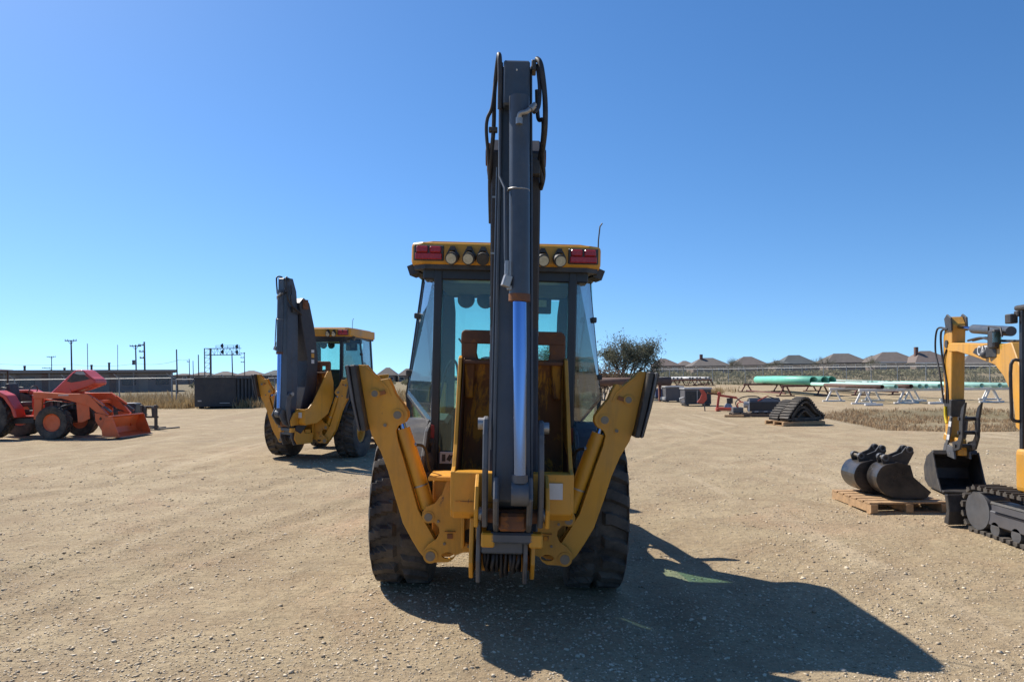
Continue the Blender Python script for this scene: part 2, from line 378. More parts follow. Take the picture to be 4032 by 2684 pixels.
def ground_mat():
    m, nt, out = nodes('gravel_yard'); L = nt.links.new
    tc = N(nt, 'TexCoord'); co = tc.outputs['Object']
    def noise(sc, det=6, r=0.6, dist=0.0, st=(1, 1, 1), rot=0.0):
        mp = N(nt, 'Mapping'); mp.inputs[3].default_value = st; mp.inputs[2].default_value = (0, 0, rot); L(co, mp.inputs[0])
        n = N(nt, 'TexNoise'); n.inputs['Scale'].default_value = sc; n.inputs['Detail'].default_value = det
        n.inputs['Roughness'].default_value = r; n.inputs['Distortion'].default_value = dist; L(mp.outputs[0], n.inputs[0]); return n.outputs[0]
    big = noise(0.22, 5, 0.6); mid = noise(1.3, 8, 0.7, 0.5); fine = noise(26, 8, 0.75); grit = noise(95, 5, 0.7)
    c = ramp(nt, big, [(0.3, (0.35, 0.272, 0.163)), (0.5, (0.398, 0.308, 0.188)), (0.7, (0.455, 0.355, 0.222))])
    c = mixc(nt, ramp(nt, mid, [(0.38, (0.75,)*3), (0.58, (0, 0, 0))]), c, (0.285, 0.205, 0.122))
    lane = noise(0.9, 5, 0.6, 0.6, (1.0, 0.10, 1), R(28)); lane2 = noise(1.6, 4, 0.55, 0.3, (1.0, 0.07, 1), R(-8))
    c = mixc(nt, ramp(nt, lane, [(0.55, (0, 0, 0)), (0.68, (0.55,)*3)]), c, (0.305, 0.225, 0.138))
    c = mixc(nt, ramp(nt, lane2, [(0.57, (0, 0, 0)), (0.70, (0.5,)*3)]), c, (0.52, 0.415, 0.275))
    red = ramp(nt, noise(0.35, 6, 0.65, 1.0), [(0.56, (0, 0, 0)), (0.72, (0.55,)*3)]); c = mixc(nt, red, c, (0.41, 0.27, 0.165))
    c = mixc(nt, ramp(nt, fine, [(0.36, (0.6,)*3), (0.50, (0, 0, 0))]), c, (0.215, 0.163, 0.105))
    c = mixc(nt, ramp(nt, fine, [(0.56, (0, 0, 0)), (0.72, (0.7,)*3)]), c, (0.57, 0.462, 0.32))
    stain = ramp(nt, noise(0.42, 4, 0.5, 0.8, (1, 1, 1), R(40)), [(0.64, (0, 0, 0)), (0.72, (0.45,)*3)]); c = mixc(nt, stain, c, (0.24, 0.185, 0.125))
    # loose stones pressed into the surface
    vo = N(nt, 'TexVoronoi'); vo.inputs['Scale'].default_value = 38; L(co, vo.inputs[0])
    st = ramp(nt, vo.outputs['Distance'], [(0.12, (1, 1, 1)), (0.34, (0, 0, 0))])
    sepc = N(nt, 'SeparateColor'); L(vo.outputs['Color'], sepc.inputs[0])
    pick = ramp(nt, sepc.outputs[0], [(0.55, (0, 0, 0)), (0.6, (1, 1, 1))])
    mk = N(nt, 'Math', operation='MULTIPLY'); L(st, mk.inputs[0]); L(pick, mk.inputs[1])
    sc = ramp(nt, sepc.outputs[1], [(0.0, (0.22, 0.16, 0.11)), (0.5, (0.46, 0.38, 0.29)), (1.0, (0.70, 0.62, 0.50))])
    c = mixc(nt, mk.outputs[0], c, sc)
    # field: dry brown and olive
    fl = N(nt, 'Attribute', attribute_name='field')
    fn = noise(0.16, 7, 0.7); fn2 = noise(2.5, 6, 0.7)
    fc = ramp(nt, fn, [(0.32, (0.17, 0.15, 0.085)), (0.5, (0.26, 0.205, 0.125)), (0.68, (0.36, 0.28, 0.17))])
    fc = mixc(nt, ramp(nt, fn2, [(0.4, (0.6,)*3), (0.6, (0, 0, 0))]), fc, (0.15, 0.125, 0.07))
    c = mixc(nt, fl.outputs['Fac'], c, fc)
    b = N(nt, 'BsdfPrincipled'); b.inputs['Roughness'].default_value = 0.95; b.inputs['Specular IOR Level'].default_value = 0.15
    L(c, b.inputs['Base Color'])
    h1 = N(nt, 'Math', operation='MULTIPLY_ADD'); h1.inputs[1].default_value = 0.5; L(fine, h1.inputs[0]); L(mk.outputs[0], h1.inputs[2])
    h2 = N(nt, 'Math', operation='MULTIPLY_ADD'); h2.inputs[1].default_value = 0.25; L(grit, h2.inputs[0]); L(h1.outputs[0], h2.inputs[2])
    b1 = N(nt, 'Bump'); b1.inputs['Strength'].default_value = 0.9; b1.inputs['Distance'].default_value = 0.018; L(h2.outputs[0], b1.inputs['Height'])
    b2 = N(nt, 'Bump'); b2.inputs['Strength'].default_value = 0.9; b2.inputs['Distance'].default_value = 0.075; L(mid, b2.inputs['Height']); L(b1.outputs[0], b2.inputs['Normal'])
    lump = noise(7.5, 5, 0.62, 0.4, (1, 1.6, 1), R(15))
    b3 = N(nt, 'Bump'); b3.inputs['Strength'].default_value = 0.9; b3.inputs['Distance'].default_value = 0.035; L(lump, b3.inputs['Height']); L(b2.outputs[0], b3.inputs['Normal'])
    L(b3.outputs[0], b.inputs['Normal']); L(b.outputs[0], out.inputs[0]); return m
gm.materials.append(ground_mat())
ground = tag(link('ground', gm), 'dusty tan gravel yard with wheel ruts running to the far fields', kind='structure')

def terr_many(x, y):
    return np.array([terr(float(a), float(b)) for a, b in zip(x, y)])
def stones(name, x, y, size, mat, label, sink=0.25):
    """angular stones, one mesh"""
    n = len(x); z = terr_many(x, y)
    base = np.array([(i, j, k) for k in (-1, 1) for j in (-1, 1) for i in (-1, 1)], float)*0.5
    v = base[None]+rng.uniform(-0.24, 0.24, (n, 8, 3)); v *= np.stack([size*rng.uniform(0.7, 1.5, n), size*rng.uniform(0.6, 1.1, n), size*rng.uniform(0.28, 0.55, n)], -1)[:, None, :]
    a = rng.uniform(0, 6.28, n); ca, sa = np.cos(a)[:, None], np.sin(a)[:, None]
    vx = v[..., 0]*ca-v[..., 1]*sa; vy = v[..., 0]*sa+v[..., 1]*ca; tl = rng.uniform(-0.5, 0.5, n)[:, None]
    vz = v[..., 2]+vx*tl*0.5
    P = np.stack([vx+x[:, None], vy+y[:, None], vz+(z+size*sink*0.5)[:, None]], -1).reshape(-1, 3)
    q = np.array([(0,2,3,1),(4,5,7,6),(0,1,5,4),(2,6,7,3),(0,4,6,2),(1,3,7,5)])
    F = (q[None]+(np.arange(n)*8)[:, None, None]).reshape(-1, 4)
    me = bpy.data.meshes.new(name); me.vertices.add(len(P)); me.vertices.foreach_set('co', P.ravel())
    me.loops.add(F.size); me.loops.foreach_set('vertex_index', F.ravel().astype(np.int32))
    me.polygons.add(len(F)); me.polygons.foreach_set('loop_start', np.arange(0, F.size, 4, dtype=np.int32))
    me.update(calc_edges=True); me.validate(); me.materials.append(mat)
    return tag(link(name, me), label, kind='stuff')
# gravel: dense near the viewer, thinning with distance
ns = 64000
Yg = 3.3/(1-rng.uniform(0, 0.80, ns)); Xg = rng.uniform(-0.82, 0.86, ns)*Yg
sz = np.clip(0.0068*np.exp(rng.normal(0, 0.45, ns)), 0.004, 0.026)*(0.75+Yg/14)
cl = np.array([mnoise.noise((a*0.8, b*0.8, 9.0)) for a, b in zip(Xg, Yg)])
keep = (cl+rng.normal(0, 0.35, ns)) > -0.15
stones('gravel', Xg[keep], Yg[keep], sz[keep], M['pebble'], 'loose pale crushed stone scattered over the yard')

def blades(name, spots, h, mat, label, spread=0.25, per=6, w=0.012, kind='stuff'):
    """tufts of dry stalks"""
    v = []; f = []
    for (x, y) in spots:
        z = terr0(x, y)-0.02; hh = h*random.uniform(0.55, 1.25)
        for _ in range(per):
            a = random.uniform(0, 6.28); r = random.uniform(0, spread); bx, by = x+r*math.cos(a), y+r*math.sin(a)
            lx, ly = random.gauss(0, 0.22)*hh, random.gauss(0, 0.22)*hh; hb = hh*random.uniform(0.5, 1.1); ww = w*random.uniform(0.6, 1.5)
            t = random.uniform(0, 3.14); dx, dy = ww*math.cos(t), ww*math.sin(t); o = len(v)
            v += [(bx-dx, by-dy, z), (bx+dx, by+dy, z), (bx+dx*0.7+lx*0.4, by+dy*0.7+ly*0.4, z+hb*0.6), (bx-dx*0.7+lx*0.4, by-dy*0.7+ly*0.4, z+hb*0.6), (bx+lx, by+ly, z+hb)]
            f += [(o, o+1, o+2, o+3), (o+3, o+2, o+4)]
    me = bpy.data.meshes.new(name); me.from_pydata(v, [], f); me.materials.append(mat)
    return tag(link(name, me), label, kind=kind)
sp = []
while len(sp) < 5200:
    x = random.uniform(-52, -5); y = 43.4+random.expovariate(1/9.0)
    if y < 84 and field_w(x, y) > 0.4: sp.append((x, y))
blades('tall_dry_grass', sp, 0.62, M['drygrass'], 'tall straw coloured grass along the fence behind the tractor', 0.45, 7, 0.022)
sp = []
while len(sp) < 2600:
    x = random.uniform(10, 29); y = random.uniform(20.5, 37)
    if field_w(x, y) > 0.45 and mnoise.noise((x*0.5, y*0.5, 3)) > -0.25: sp.append((x, y))
blades('ditch_grass', sp, 0.17, M['browngrass'], 'reddish brown dead grass in the shallow ditch by the pipe racks', 0.25, 7, 0.012)
sp = []
for _ in range(3000):
    x = random.uniform(2, 75); y = random.uniform(58, 150)
    if field_w(x, y) > 0.6 and mnoise.noise((x*0.12, y*0.12, 8)) > -0.1: sp.append((x, y))
blades('field_grass', sp, 0.5, M['scrub'], 'olive and brown weeds across the field behind the pipe racks', 0.9, 6, 0.05)
sp = [(random.gauss(cx_, 0.9), random.gauss(cy_, 0.7)) for cx_, cy_, n in ((14.6, 58, 40), (15.4, 60, 40), (12.8, 62, 30), (17.6, 63, 25), (10.5, 60, 25)) for _ in range(n)]
blades('weed_clump', sp, 0.55, M['drygrass'], 'straw weeds growing on the sandy bank behind the grey cabinets', 0.3, 8, 0.02)

# ------------------------------------------------------------------ backhoe loader (built once, used twice)
def tyre_mesh(name, r, w, rim, nlug, lug, skew=0.9):
    """tyre with moulded bars, one continuous surface; axis along x, centre at origin"""
    nu = nlug*10; prof = []
    hw = w/2
    side = [(hw*0.62, rim), (hw*0.86, rim+0.02), (hw*0.98, rim+(r-rim)*0.38), (hw*1.0, rim+(r-rim)*0.62), (hw*0.97, r-lug*1.15), (hw*0.93, r-lug*0.5)]
    tre = [0.90, 0.75, 0.55, 0.35, 0.16, 0.05]
    half = [(x, rr, 0) for x, rr in side]+[(hw*t, r-lug*0.25*(t*t), 1) for t in tre]
    prof = [(-x, rr, k) for x, rr, k in half]+[(x, rr, k) for x, rr, k in reversed(half)]
    v = []; f = []; m = len(prof)
    for i in range(nu):
        u = i/nu
        for j, (x, rr, k) in enumerate(prof):
            t = x/hw; R2 = rr
            if k or abs(t) > 0.92 and rr > r-lug*1.3:
                ph = (u*nlug+(0.5 if t > 0 else 0)-skew*abs(t)*0.8) % 1.0
                on = 1.0 if 0.06 < ph < 0.55 and abs(t) > 0.08 else 0.0
                if k: R2 = rr-lug*(1-on)
                elif on: x = x*1.012
            a = 2*math.pi*u
            v.append((x, R2*math.cos(a), R2*math.sin(a)))
    for i in range(nu):
        for j in range(m-1):
            a, b = i*m+j, i*m+j+1; c, d = ((i+1) % nu)*m+j+1, ((i+1) % nu)*m+j
            f.append((a, b, c, d))
        f.append((i*m+m-1, i*m, ((i+1) % nu)*m, ((i+1) % nu)*m+m-1))
    me = bpy.data.meshes.new(name); me.from_pydata(v, [], f); me.materials.append(M['rubber'])
    bm = bmesh.new(); bm.from_mesh(me); bmesh.ops.recalc_face_normals(bm, faces=bm.faces); bm.to_mesh(me); bm.free()
    return me
def rim_mb(rim, w, dish=0.05):
    mb = MB(); n = 28; pr = [(-w*0.36, rim*1.0), (-w*0.30, rim*0.92), (-dish, rim*0.84), (-dish, rim*0.35), (-w*0.22, rim*0.30), (-w*0.22, 0.001)]
    v = []; f = []
    for x, r in pr:
        for q in range(n): a = 2*math.pi*q/n; v.append((x, r*math.cos(a), r*math.sin(a)))
    for i in range(len(pr)-1):
        for q in range(n): f.append((i*n+q, i*n+(q+1) % n, (i+1)*n+(q+1) % n, (i+1)*n+q))
    mb.add(v, f, False); v2 = [(-x, y, z) for x, y, z in v]; mb.add(v2, f, False)
    return mb
def wheel(root, name, me, rimmb, loc, rimmat, spin=0.0):
    w = link(name, me, root); w.location = loc; w.rotation_euler = (spin, 0, 0)
    rimmb.build('rim', rimmat, w)
    return w

def loc_(px, py, Y):                                   # frame position at a known distance -> backhoe's own coordinates
    p = at(px, py, Y); X = p.x-MX0
    return (X-TILT*p.z, p.z+TILT*X)
def D(dx, dy, Y): return loc_(dx*1.71138, dy*1.71138, Y)
def Z4(pts, Y): return [loc_(1360+a/1.7047, 1380+b/1.7047, Y) for a, b in pts]
def mir(pts): return [(-x, z) for x, z in reversed(pts)]
def YL(Y): return Y-MY0

def make_backhoe():
    root = empty('backhoe_loader', (0, 0, 0))
    Yw, Ch, Bk = M['yellow'], M['charcoal'], M['black']
    # ---- wheels
    tm = tyre_mesh('rear_tyre', 0.665, 0.48, 0.32, 21, 0.042, 0.5)
    for s in (-1, 1): wheel(root, 'rear_wheel', tm, rim_mb(0.32, 0.48), (s*0.80, 0, 0.655), Yw, spin=0.12*s)
    fm = tyre_mesh('front_tyre', 0.45, 0.32, 0.22, 17, 0.028)
    for s in (-1, 1): wheel(root, 'front_wheel', fm, rim_mb(0.22, 0.32), (s*0.86, 2.1, 0.445), Yw, spin=0.2)
    MB().cyl((-0.7, 0, 0.655), (0.7, 0, 0.655), 0.13, 16).ball((0, 0, 0.655), 0.22).build('rear_axle', Bk, root)
    MB().cyl((-0.75, 2.1, 0.445), (0.75, 2.1, 0.445), 0.09, 12).build('front_axle', Bk, root)
    # ---- chassis, engine bay, loader
    MB().box(-0.30, 0.30, -0.78, 3.1, 0.50, 0.86).build('chassis', Bk, root, 0.02)
    hood = MB().prism([(1.42, 0.86), (3.35, 0.86), (3.38, 1.30), (3.2, 1.42), (1.42, 1.62)], 'x', -0.44, 0.44).build('engine_hood', Yw, root, 0.05, 3)
    MB().box(-0.40, 0.40, 3.37, 3.42, 0.92, 1.28).build('grille', Bk, hood, 0.01)
    MB().cyl((0.25, 2.4, 1.45), (0.25, 2.4, 2.05), 0.045).build('exhaust_stack', M['rust'], hood)
    arm = [(1.15, 1.50), (1.30, 1.72), (1.62, 1.74), (3.15, 1.20), (3.75, 0.50), (3.62, 0.42), (3.02, 0.98), (1.6, 1.48)]
    for s in (-1, 1):
        a = MB().prism(arm, 'x', s*0.74-0.05, s*0.74+0.05).build('loader_arm', Yw, root, 0.012)
        MB().prism([(1.5, 0.75), (1.62, 1.40), (1.42, 1.75), (1.22, 1.70), (1.20, 0.75)], 'x', s*0.64-0.03, s*0.64+0.03).build('loader_tower', Yw, root, 0.012)
        MB().cyl((s*0.74, 1.55, 0.95), (s*0.74, 2.6, 1.25), 0.05).build('lift_cylinder', Ch, root)
    bk = [(3.75, 0.12), (4.55, 0.10), (4.56, 0.13), (3.82, 0.19), (3.70, 0.40), (3.72, 0.85), (3.92, 1.08), (3.88, 1.10), (3.66, 0.90), (3.62, 0.36)]
    lb = MB().prism(bk, 'x', -1.08, 1.08).build('loader_bucket', Yw, root, 0.006)
    for s in (-1, 1):
        MB().prism([(3.72, 0.14), (4.45, 0.13), (3.95, 1.06), (3.70, 0.86)], 'x', s*1.09-0.012, s*1.09+0.012).build('side_plate', Yw, lb)
    # number badge panel behind the loader tower on the right-hand side
    pn = MB().prism([(0.55, 1.55), (1.02, 1.66), (1.04, 1.88), (0.60, 1.84)], 'y', 1.82, 1.86).build('cowl_panel', Yw, root, 0.006)
    MB().prism([(0.62, 1.60), (0.84, 1.655), (0.87, 1.80), (0.64, 1.80)], 'y', 1.812, 1.818).build('badge', Bk, pn)
    text('310', 0.115, (0.655, 1.809, 1.655), (R(90), 0, 0), M['sticker'], pn, 'badge_number', shear=0.0, rot_in=R(-10))
    # ---- cab
    cab = [(-0.60, -0.19), (-0.84, 0.43), (-0.84, 0.50), (-0.78, 1.42), (0.78, 1.42), (0.84, 0.50), (0.84, 0.43), (0.60, -0.19)]
    fl = MB().prism(cab, 'z', 0.92, 0.99).build('cab_floor', M['interior'], root)
    MB().box(-0.57, 0.57, -0.20, -0.16, 0.96, 1.13).build('rear_sill', M['frame_black'], root, 0.008)
    for s in (-1, 1):
        MB().prism([(s*0.535, -0.21), (s*0.605, -0.21), (s*0.605, -0.13), (s*0.535, -0.13)], 'z', 0.96, 2.70).build('rear_post', M['frame_black'], root, 0.008)
        MB().bar((s*0.900, 0.46, 1.60), (s*0.770, 0.46, 2.70), 0.028, 0.06, (0, 1, 0)).build('door_post', M['frame_black'], root)
        MB().bar((s*0.80, 1.40, 1.05), (s*0.70, 1.36, 2.70), 0.06, 0.07, (0, 1, 0)).build('front_post', M['frame_black'], root)
        MB().bar((s*0.89, 0.46, 1.62), (s*0.83, 0.44, 0.96), 0.05, 0.06, (0, 1, 0)).build('lower_post', M['frame_black'], root)
        # glass: angled quarter window, door glass, lower corner pane
        def pane(name, pts, t=0.006, gm_='glass'):
            a = [Vector(p) for p in pts]; nrm = (a[1]-a[0]).cross(a[2]-a[0]).normalized()*t
            k = len(a); mb = MB().add(a+[p+nrm for p in a], [tuple(range(k)), tuple(range(2*k-1, k-1, -1))]+[(i, (i+1) % k, (i+1) % k+k, i+k) for i in range(k)])
            return mb.build(name, M[gm_], root)
        q = pane('quarter_window', [(s*0.605, -0.18, 1.36), (s*0.905, 0.43, 1.60), (s*0.775, 0.43, 2.69), (s*0.605, -0.18, 2.69)], 0.006, 'glass_dark')
        pane('corner_pane', [(s*0.605, -0.17, 0.99), (s*0.84, 0.42, 1.02), (s*0.89, 0.44, 1.58), (s*0.605, -0.17, 1.34)])
        MB().bar((s*0.607, -0.185, 1.352), (s*0.895, 0.43, 1.602), 0.018, 0.022).build('window_seal', Bk, q)
        pane('door_glass', [(s*0.89, 0.5, 1.15), (s*0.80, 1.38, 1.15), (s*0.71, 1.34, 2.68), (s*0.80, 0.49, 2.68)])
        for zz in (2.33, 1.80):
            hx = 0.775+(2.70-zz)*0.12
            MB().box(s*hx-0.03, s*hx+0.03, 0.40, 0.46, zz-0.02, zz+0.03).build('glass_hinge', Bk, root, 0.006)
        MB().box(s*0.60-0.028, s*0.60+0.028, -0.222, -0.205, 1.12, 1.37).build('reflector', M['reflector'], root, 0.004)
    MB().box(-0.535, 0.535, -0.175, -0.169, 1.13, 2.62).build('rear_window', M['glass'], root)
    MB().box(-0.74, 0.74, 1.385, 1.391, 1.25, 2.60).build('windscreen', M['glass'], root)
    MB().box(-0.70, 0.70, -0.20, 0.02, 2.60, 2.70).build('rear_header', M['frame_black'], root, 0.01)
    hd = MB().box(-0.72, 0.72, 1.25, 1.40, 2.61, 2.70).build('front_header', M['interior'], root, 0.02)
    for xx in (-0.42, -0.22): MB().ball((xx, 1.2, 2.575), 0.09, (1, 0.6, 1)).build('speaker', M['interior'], hd)
    mr = MB().box(0.18, 0.46, 1.12, 1.15, 2.44, 2.60).build('mirror', Bk, hd, 0.01)
    MB().box(0.21, 0.29, 1.112, 1.118, 2.47, 2.58).box(0.315, 0.41, 1.112, 1.118, 2.51, 2.58).build('mirror_face', M['lens'], mr)
    MB().box(-0.62, 0.62, -0.10, 1.30, 2.62, 2.66).build('headliner', M['interior'], root, 0.01)
    # inside pillars and furniture
    for s in (-1, 1):
        MB().prism([(s*0.52, 1.0), (s*0.80, 1.0), (s*0.72, 2.66), (s*0.56, 2.66), (s*0.535, 2.45)], 'y', 1.28, 1.33).build('inner_pillar', M['interior'], root, 0.008)
        MB().prism([(0.05, 1.0), (0.75, 1.0), (0.75, 1.42), (0.2, 1.38), (0.05, 1.2)], 'x', s*0.62-0.12, s*0.62+0.12).build('side_console', M['interior'], root, 0.03)
    MB().prism([(1.05, 0.99), (1.36, 0.99), (1.36, 1.45), (1.15, 1.42)], 'x', -0.55, 0.55).build('dashboard', M['interior'], root, 0.03)
    MB().box(-0.25, 0.25, 0.25, 0.70, 1.30, 1.44).build('seat', M['interior'], root, 0.04, 2)
    MB().obox((0, 0.74, 1.70), (0.48, 0.12, 0.56), (0.15, 0, 0)).build('seat_back', M['interior'], root, 0.05, 2)
    MB().box(-0.15, 0.15, 0.35, 0.60, 0.99, 1.32).build('seat_pedestal', Bk, root, 0.02)
    sw = MB().tube([(0.19*math.cos(a*math.pi/12), 1.05+0.08*math.sin(a*math.pi/12), 1.66+0.17*math.sin(a*math.pi/12)) for a in range(24)], 0.014, 6, closed=True).build('steering_wheel', Bk, root)
    MB().bar((0, 1.05, 1.66), (0, 1.2, 1.35), 0.04, 0.04).bar((-0.18, 1.05, 1.66), (0.18, 1.05, 1.66), 0.025, 0.012).build('steering_column', Bk, sw)
    MB().bar((-0.50, 1.375, 2.18), (-0.22, 1.375, 1.80), 0.018, 0.014, (0, 1, 0)).bar((-0.22, 1.37, 1.80), (-0.12, 1.37, 1.55), 0.025, 0.016, (0, 1, 0)).build('wiper', Bk, root)
    for xx in (-0.28, 0.30):
        MB().tube(spline([(xx, 0.12, 1.0), (xx, 0.08, 1.3), (xx+0.03, 0.0, 1.56)], 4), 0.013, 6).ball((xx+0.03, 0.0, 1.59), 0.035).build('control_lever', Bk, root)
    MB().box(-0.46, -0.36, 1.43, 1.52, 1.62, 1.78).build('front_lamp', Bk, root, 0.01)
    MB().tube(spline([(-0.60, 0.1, 1.4), (-0.50, 0.0, 1.84), (-0.42, 0.05, 1.90), (-0.40, 0.3, 1.6)], 5), 0.012, 6).build('grab_rail', Bk, root)
    MB().box(-0.62, 0.62, 0.55, 0.58, 1.74, 1.77).build('cross_rail', M['interior'], root)
    # lower rear panel with decal
    lp = MB().box(-0.56, 0.56, -0.215, -0.150, 0.90, 0.958).build('rear_step', Bk, root, 0.01)
    dc = MB().box(-0.52, -0.385, -0.232, -0.206, 1.045, 1.145).build('decal', M['sticker'], root, 0.004)
    MB().box(-0.50, -0.47, -0.2345, -0.2325, 1.065, 1.125).obox((-0.435, -0.2335, 1.095), (0.035, 0.002, 0.05), (0, 0.5, 0)).obox((-0.425, -0.2345, 1.105), (0.05, 0.002, 0.012), (0, -0.7, 0)).build('pictogram', Bk, dc)
    MB().cyl((-0.46, -0.224, 0.925), (-0.46, -0.212, 0.925), 0.011, 10).build('bolt', M['sticker'], lp)
    # ---- roof
    ro = [(-0.70, -0.29), (-0.80, -0.22), (-0.83, 0.3), (-0.80, 1.45), (-0.66, 1.62), (0.66, 1.62), (0.80, 1.45), (0.83, 0.3), (0.80, -0.22), (0.70, -0.29)]
    roof = MB().prism(ro, 'z', 2.715, 2.905).build('roof', Yw, root, 0.035, 3)
    MB().prism([(x*0.90, 0.62+(y-0.62)*0.9) for x, y in ro], 'z', 2.90, 2.925).build('roof_cap', Yw, roof, 0.03, 2)
    MB().prism([(x*0.97, y*0.97+0.01) for x, y in ro], 'z', 2.68, 2.72).build('roof_trim', Bk, roof)
    for s in (-1, 1):
        MB().obox((s*0.785, -0.02, 2.695), (0.085, 0.17, 0.085), (0, s*0.35, 0.2*s)).build('side_lamp', Bk, roof)
        h = MB().box(s*0.645-0.125, s*0.645+0.125, -0.305, -0.285, 2.742, 2.872).build('tail_light', Bk, roof, 0.006)
        MB().box(s*0.645-0.112, s*0.645+0.112, -0.318, -0.300, 2.752, 2.805).build('brake_lens', M['lens_red'], h, 0.006)
        for k in (-1, 1): MB().box(s*0.645+k*0.056-0.048, s*0.645+k*0.056+0.048, -0.320, -0.302, 2.808, 2.862).build('turn_lens', M['lens_red'], h, 0.008)
        for xx in (s*0.445, s*0.305) + ((-0.19,) if s < 0 else ()):
            t = 0.22*s if abs(xx) > 0.2 else 0
            d = Vector((t, -1, -0.35)).normalized(); c = Vector((xx, -0.335, 2.765))
            lm = MB().cyl(c-d*0.06, c+d*0.03, 0.048, 16, 0.053).ball(c-d*0.05, 0.048, (1, 0.8, 1), 12, 8).build('work_lamp', Bk, roof)
            MB().cyl(c+d*0.031, c+d*0.04, 0.042, 18).build('lamp_lens', M['lens'] if abs(xx) > 0.2 else Bk, lm)
            MB().bar(c+Vector((-0.05, 0.01, 0.02)), c+Vector((-0.015, 0.02, 0.09)), 0.012, 0.016, (0, 1, 0)).bar(c+Vector((0.05, 0.01, 0.02)), c+Vector((0.015, 0.02, 0.09)), 0.012, 0.016, (0, 1, 0)).box(xx-0.02, xx+0.02, -0.33, -0.286, 2.83, 2.865).build('lamp_bracket', Bk, lm)
    MB().tube([(0.79, -0.1, 2.70), (0.79, -0.1, 2.98), (0.80, -0.1, 3.10), (0.82, -0.1, 3.13)], 0.006, 5).build('antenna', Bk, roof)
    # ---- fenders
    for s in (-1, 1):
        pr = [(0.0+0.76*math.cos(R(a)), 0.655+0.76*math.sin(R(a))) for a in range(20, 152, 10)]
        pr2 = [(0.0+0.735*math.cos(R(a)), 0.655+0.735*math.sin(R(a))) for a in range(150, 19, -10)]
        MB().prism(pr+pr2, 'x', 0.62 if s > 0 else -0.86, 0.86 if s > 0 else -0.62).build('fender', M['fender'], root, 0.008)
        MB().prism([(-0.72, 0.98), (-0.10, 0.98), (-0.10, 1.40), (-0.42, 1.33), (-0.62, 1.15)], 'x', s*0.615-0.015, s*0.615+0.015).build('fender_panel', M['fender'], root, 0.006)
    # ---- rear frame
    half = [(690, 862), (672, 890), (650, 960), (600, 1020), (545, 1040), (522, 1072), (515, 1105), (530, 1138), (560, 1150), (600, 1145), (630, 1180), (634, 1215), (612, 1258), (560, 1290), (527, 1330), (519, 1360), (535, 1395), (570, 1413), (690, 1411), (725, 1390), (745, 1362), (790, 1346), (880, 1342)]
    L = Z4(half, 5.55); top = L[0][1]
    outline = [(-0.0, top)]+L+[(0.0, L[-1][1])]+mir(L)
    outline = outline[1:]
    h1 = Z4(circ(838, 1238, 52, 16), 5.55); h2 = Z4(circ(690, 1366, 44, 14, rz=22), 5.55)
    pts = [h1, h2, [(-x, z) for x, z in h1], [(-x, z) for x, z in h2]]
    fr = MB().prism(outline, 'y', YL(5.53), YL(5.56), pts).build('rear_frame', Yw, root, 0.0)
    MB().prism(outline, 'y', YL(5.70), YL(5.73), pts).build('rear_frame_plate', Yw, fr, 0.0)
    tl, tr = Z4([(565, 832), (730, 838)], 5.6)
    MB().box(tl[0], -tl[0], YL(5.50), YL(5.86), top-0.005, top+0.028).build('frame_shelf', Yw, fr, 0.006)
    MB().box(-0.52, 0.52, YL(5.73), YL(5.80), 0.50, 0.98).build('frame_back', Yw, fr, 0.01)
    for s in (-1, 1):
        MB().box(s*0.26-0.012, s*0.26+0.012, YL(5.44), YL(5.528), 0.52, top).build('frame_rib', Yw, fr, 0.004)
        MB().box(s*0.36-0.04, s*0.36+0.04, YL(5.505), YL(5.528), 0.625, 0.63).box(s*0.36-0.02, s*0.36+0.02, YL(5.518), YL(5.5285), 0.575, 0.61).build('cast_mark', M['rust_yellow'], fr)
        lug = [(120, 0)]
    # ---- stabilizers
    armp = [(92, 92), (140, 92), (190, 150), (238, 192), (292, 182), (318, 235), (336, 285), (400, 370), (422, 405), (424, 440), (405, 475), (360, 500), (345, 530), (357, 600), (400, 740), (440, 880), (492, 1060), (598, 1250), (636, 1330), (632, 1378), (600, 1408), (560, 1406), (520, 1366), (498, 1340), (450, 1262), (390, 1150), (330, 950), (290, 800), (240, 668), (182, 562), (157, 480)]
    A = Z4(armp, 5.60); c1 = Z4([(355, 427)], 5.6)[0]; c0 = Z4([(578, 1358)], 5.6)[0]; cm = Z4([(565, 1100)], 5.6)[0]; cp = Z4([(205, 285)], 5.6)[0]; cs = Z4([(272, 495)], 5.6)[0]
    pad = Z4([(52, 96), (92, 92), (157, 480), (164, 528), (128, 528), (88, 330)], 5.6)
    pout = Z4([(34, 98), (50, 96), (86, 330), (126, 528), (118, 528), (72, 330)], 5.6)
    for s in (-1, 1):
        S = (lambda q: q) if s < 0 else mir
        f1 = lambda c: (c[0] if s < 0 else -c[0], c[1])
        a = MB().prism(S(A), 'y', YL(5.572), YL(5.595)).build('stabilizer_arm', Yw, root, 0.004)
        MB().prism(S(A), 'y', YL(5.665), YL(5.688)).build('arm_rear_plate', Yw, a, 0.004)
        sp_ = Z4([(105, 120), (165, 478), (250, 668), (340, 950), (400, 1150), (500, 1320), (515, 1310), (415, 1140), (355, 940), (265, 660), (180, 470), (125, 115)], 5.62)
        MB().prism(S(sp_), 'y', YL(5.595), YL(5.665)).build('arm_web', Yw, a, 0.0)
        seam = Z4([(120, 100), (128, 98), (240, 190), (290, 240), (315, 300), (306, 306), (280, 250), (232, 200)], 5.6)
        MB().prism(S(seam), 'y', YL(5.566), YL(5.572)).build('arm_doubler', Yw, a, 0.002)
        pd = MB().prism(S(pad), 'y', YL(5.46), YL(5.80)).build('stabilizer_pad', Bk, root, 0.008)
        MB().prism(S(pout), 'y', YL(5.44), YL(5.82)).build('pad_cleat', M['link'], pd, 0.004)
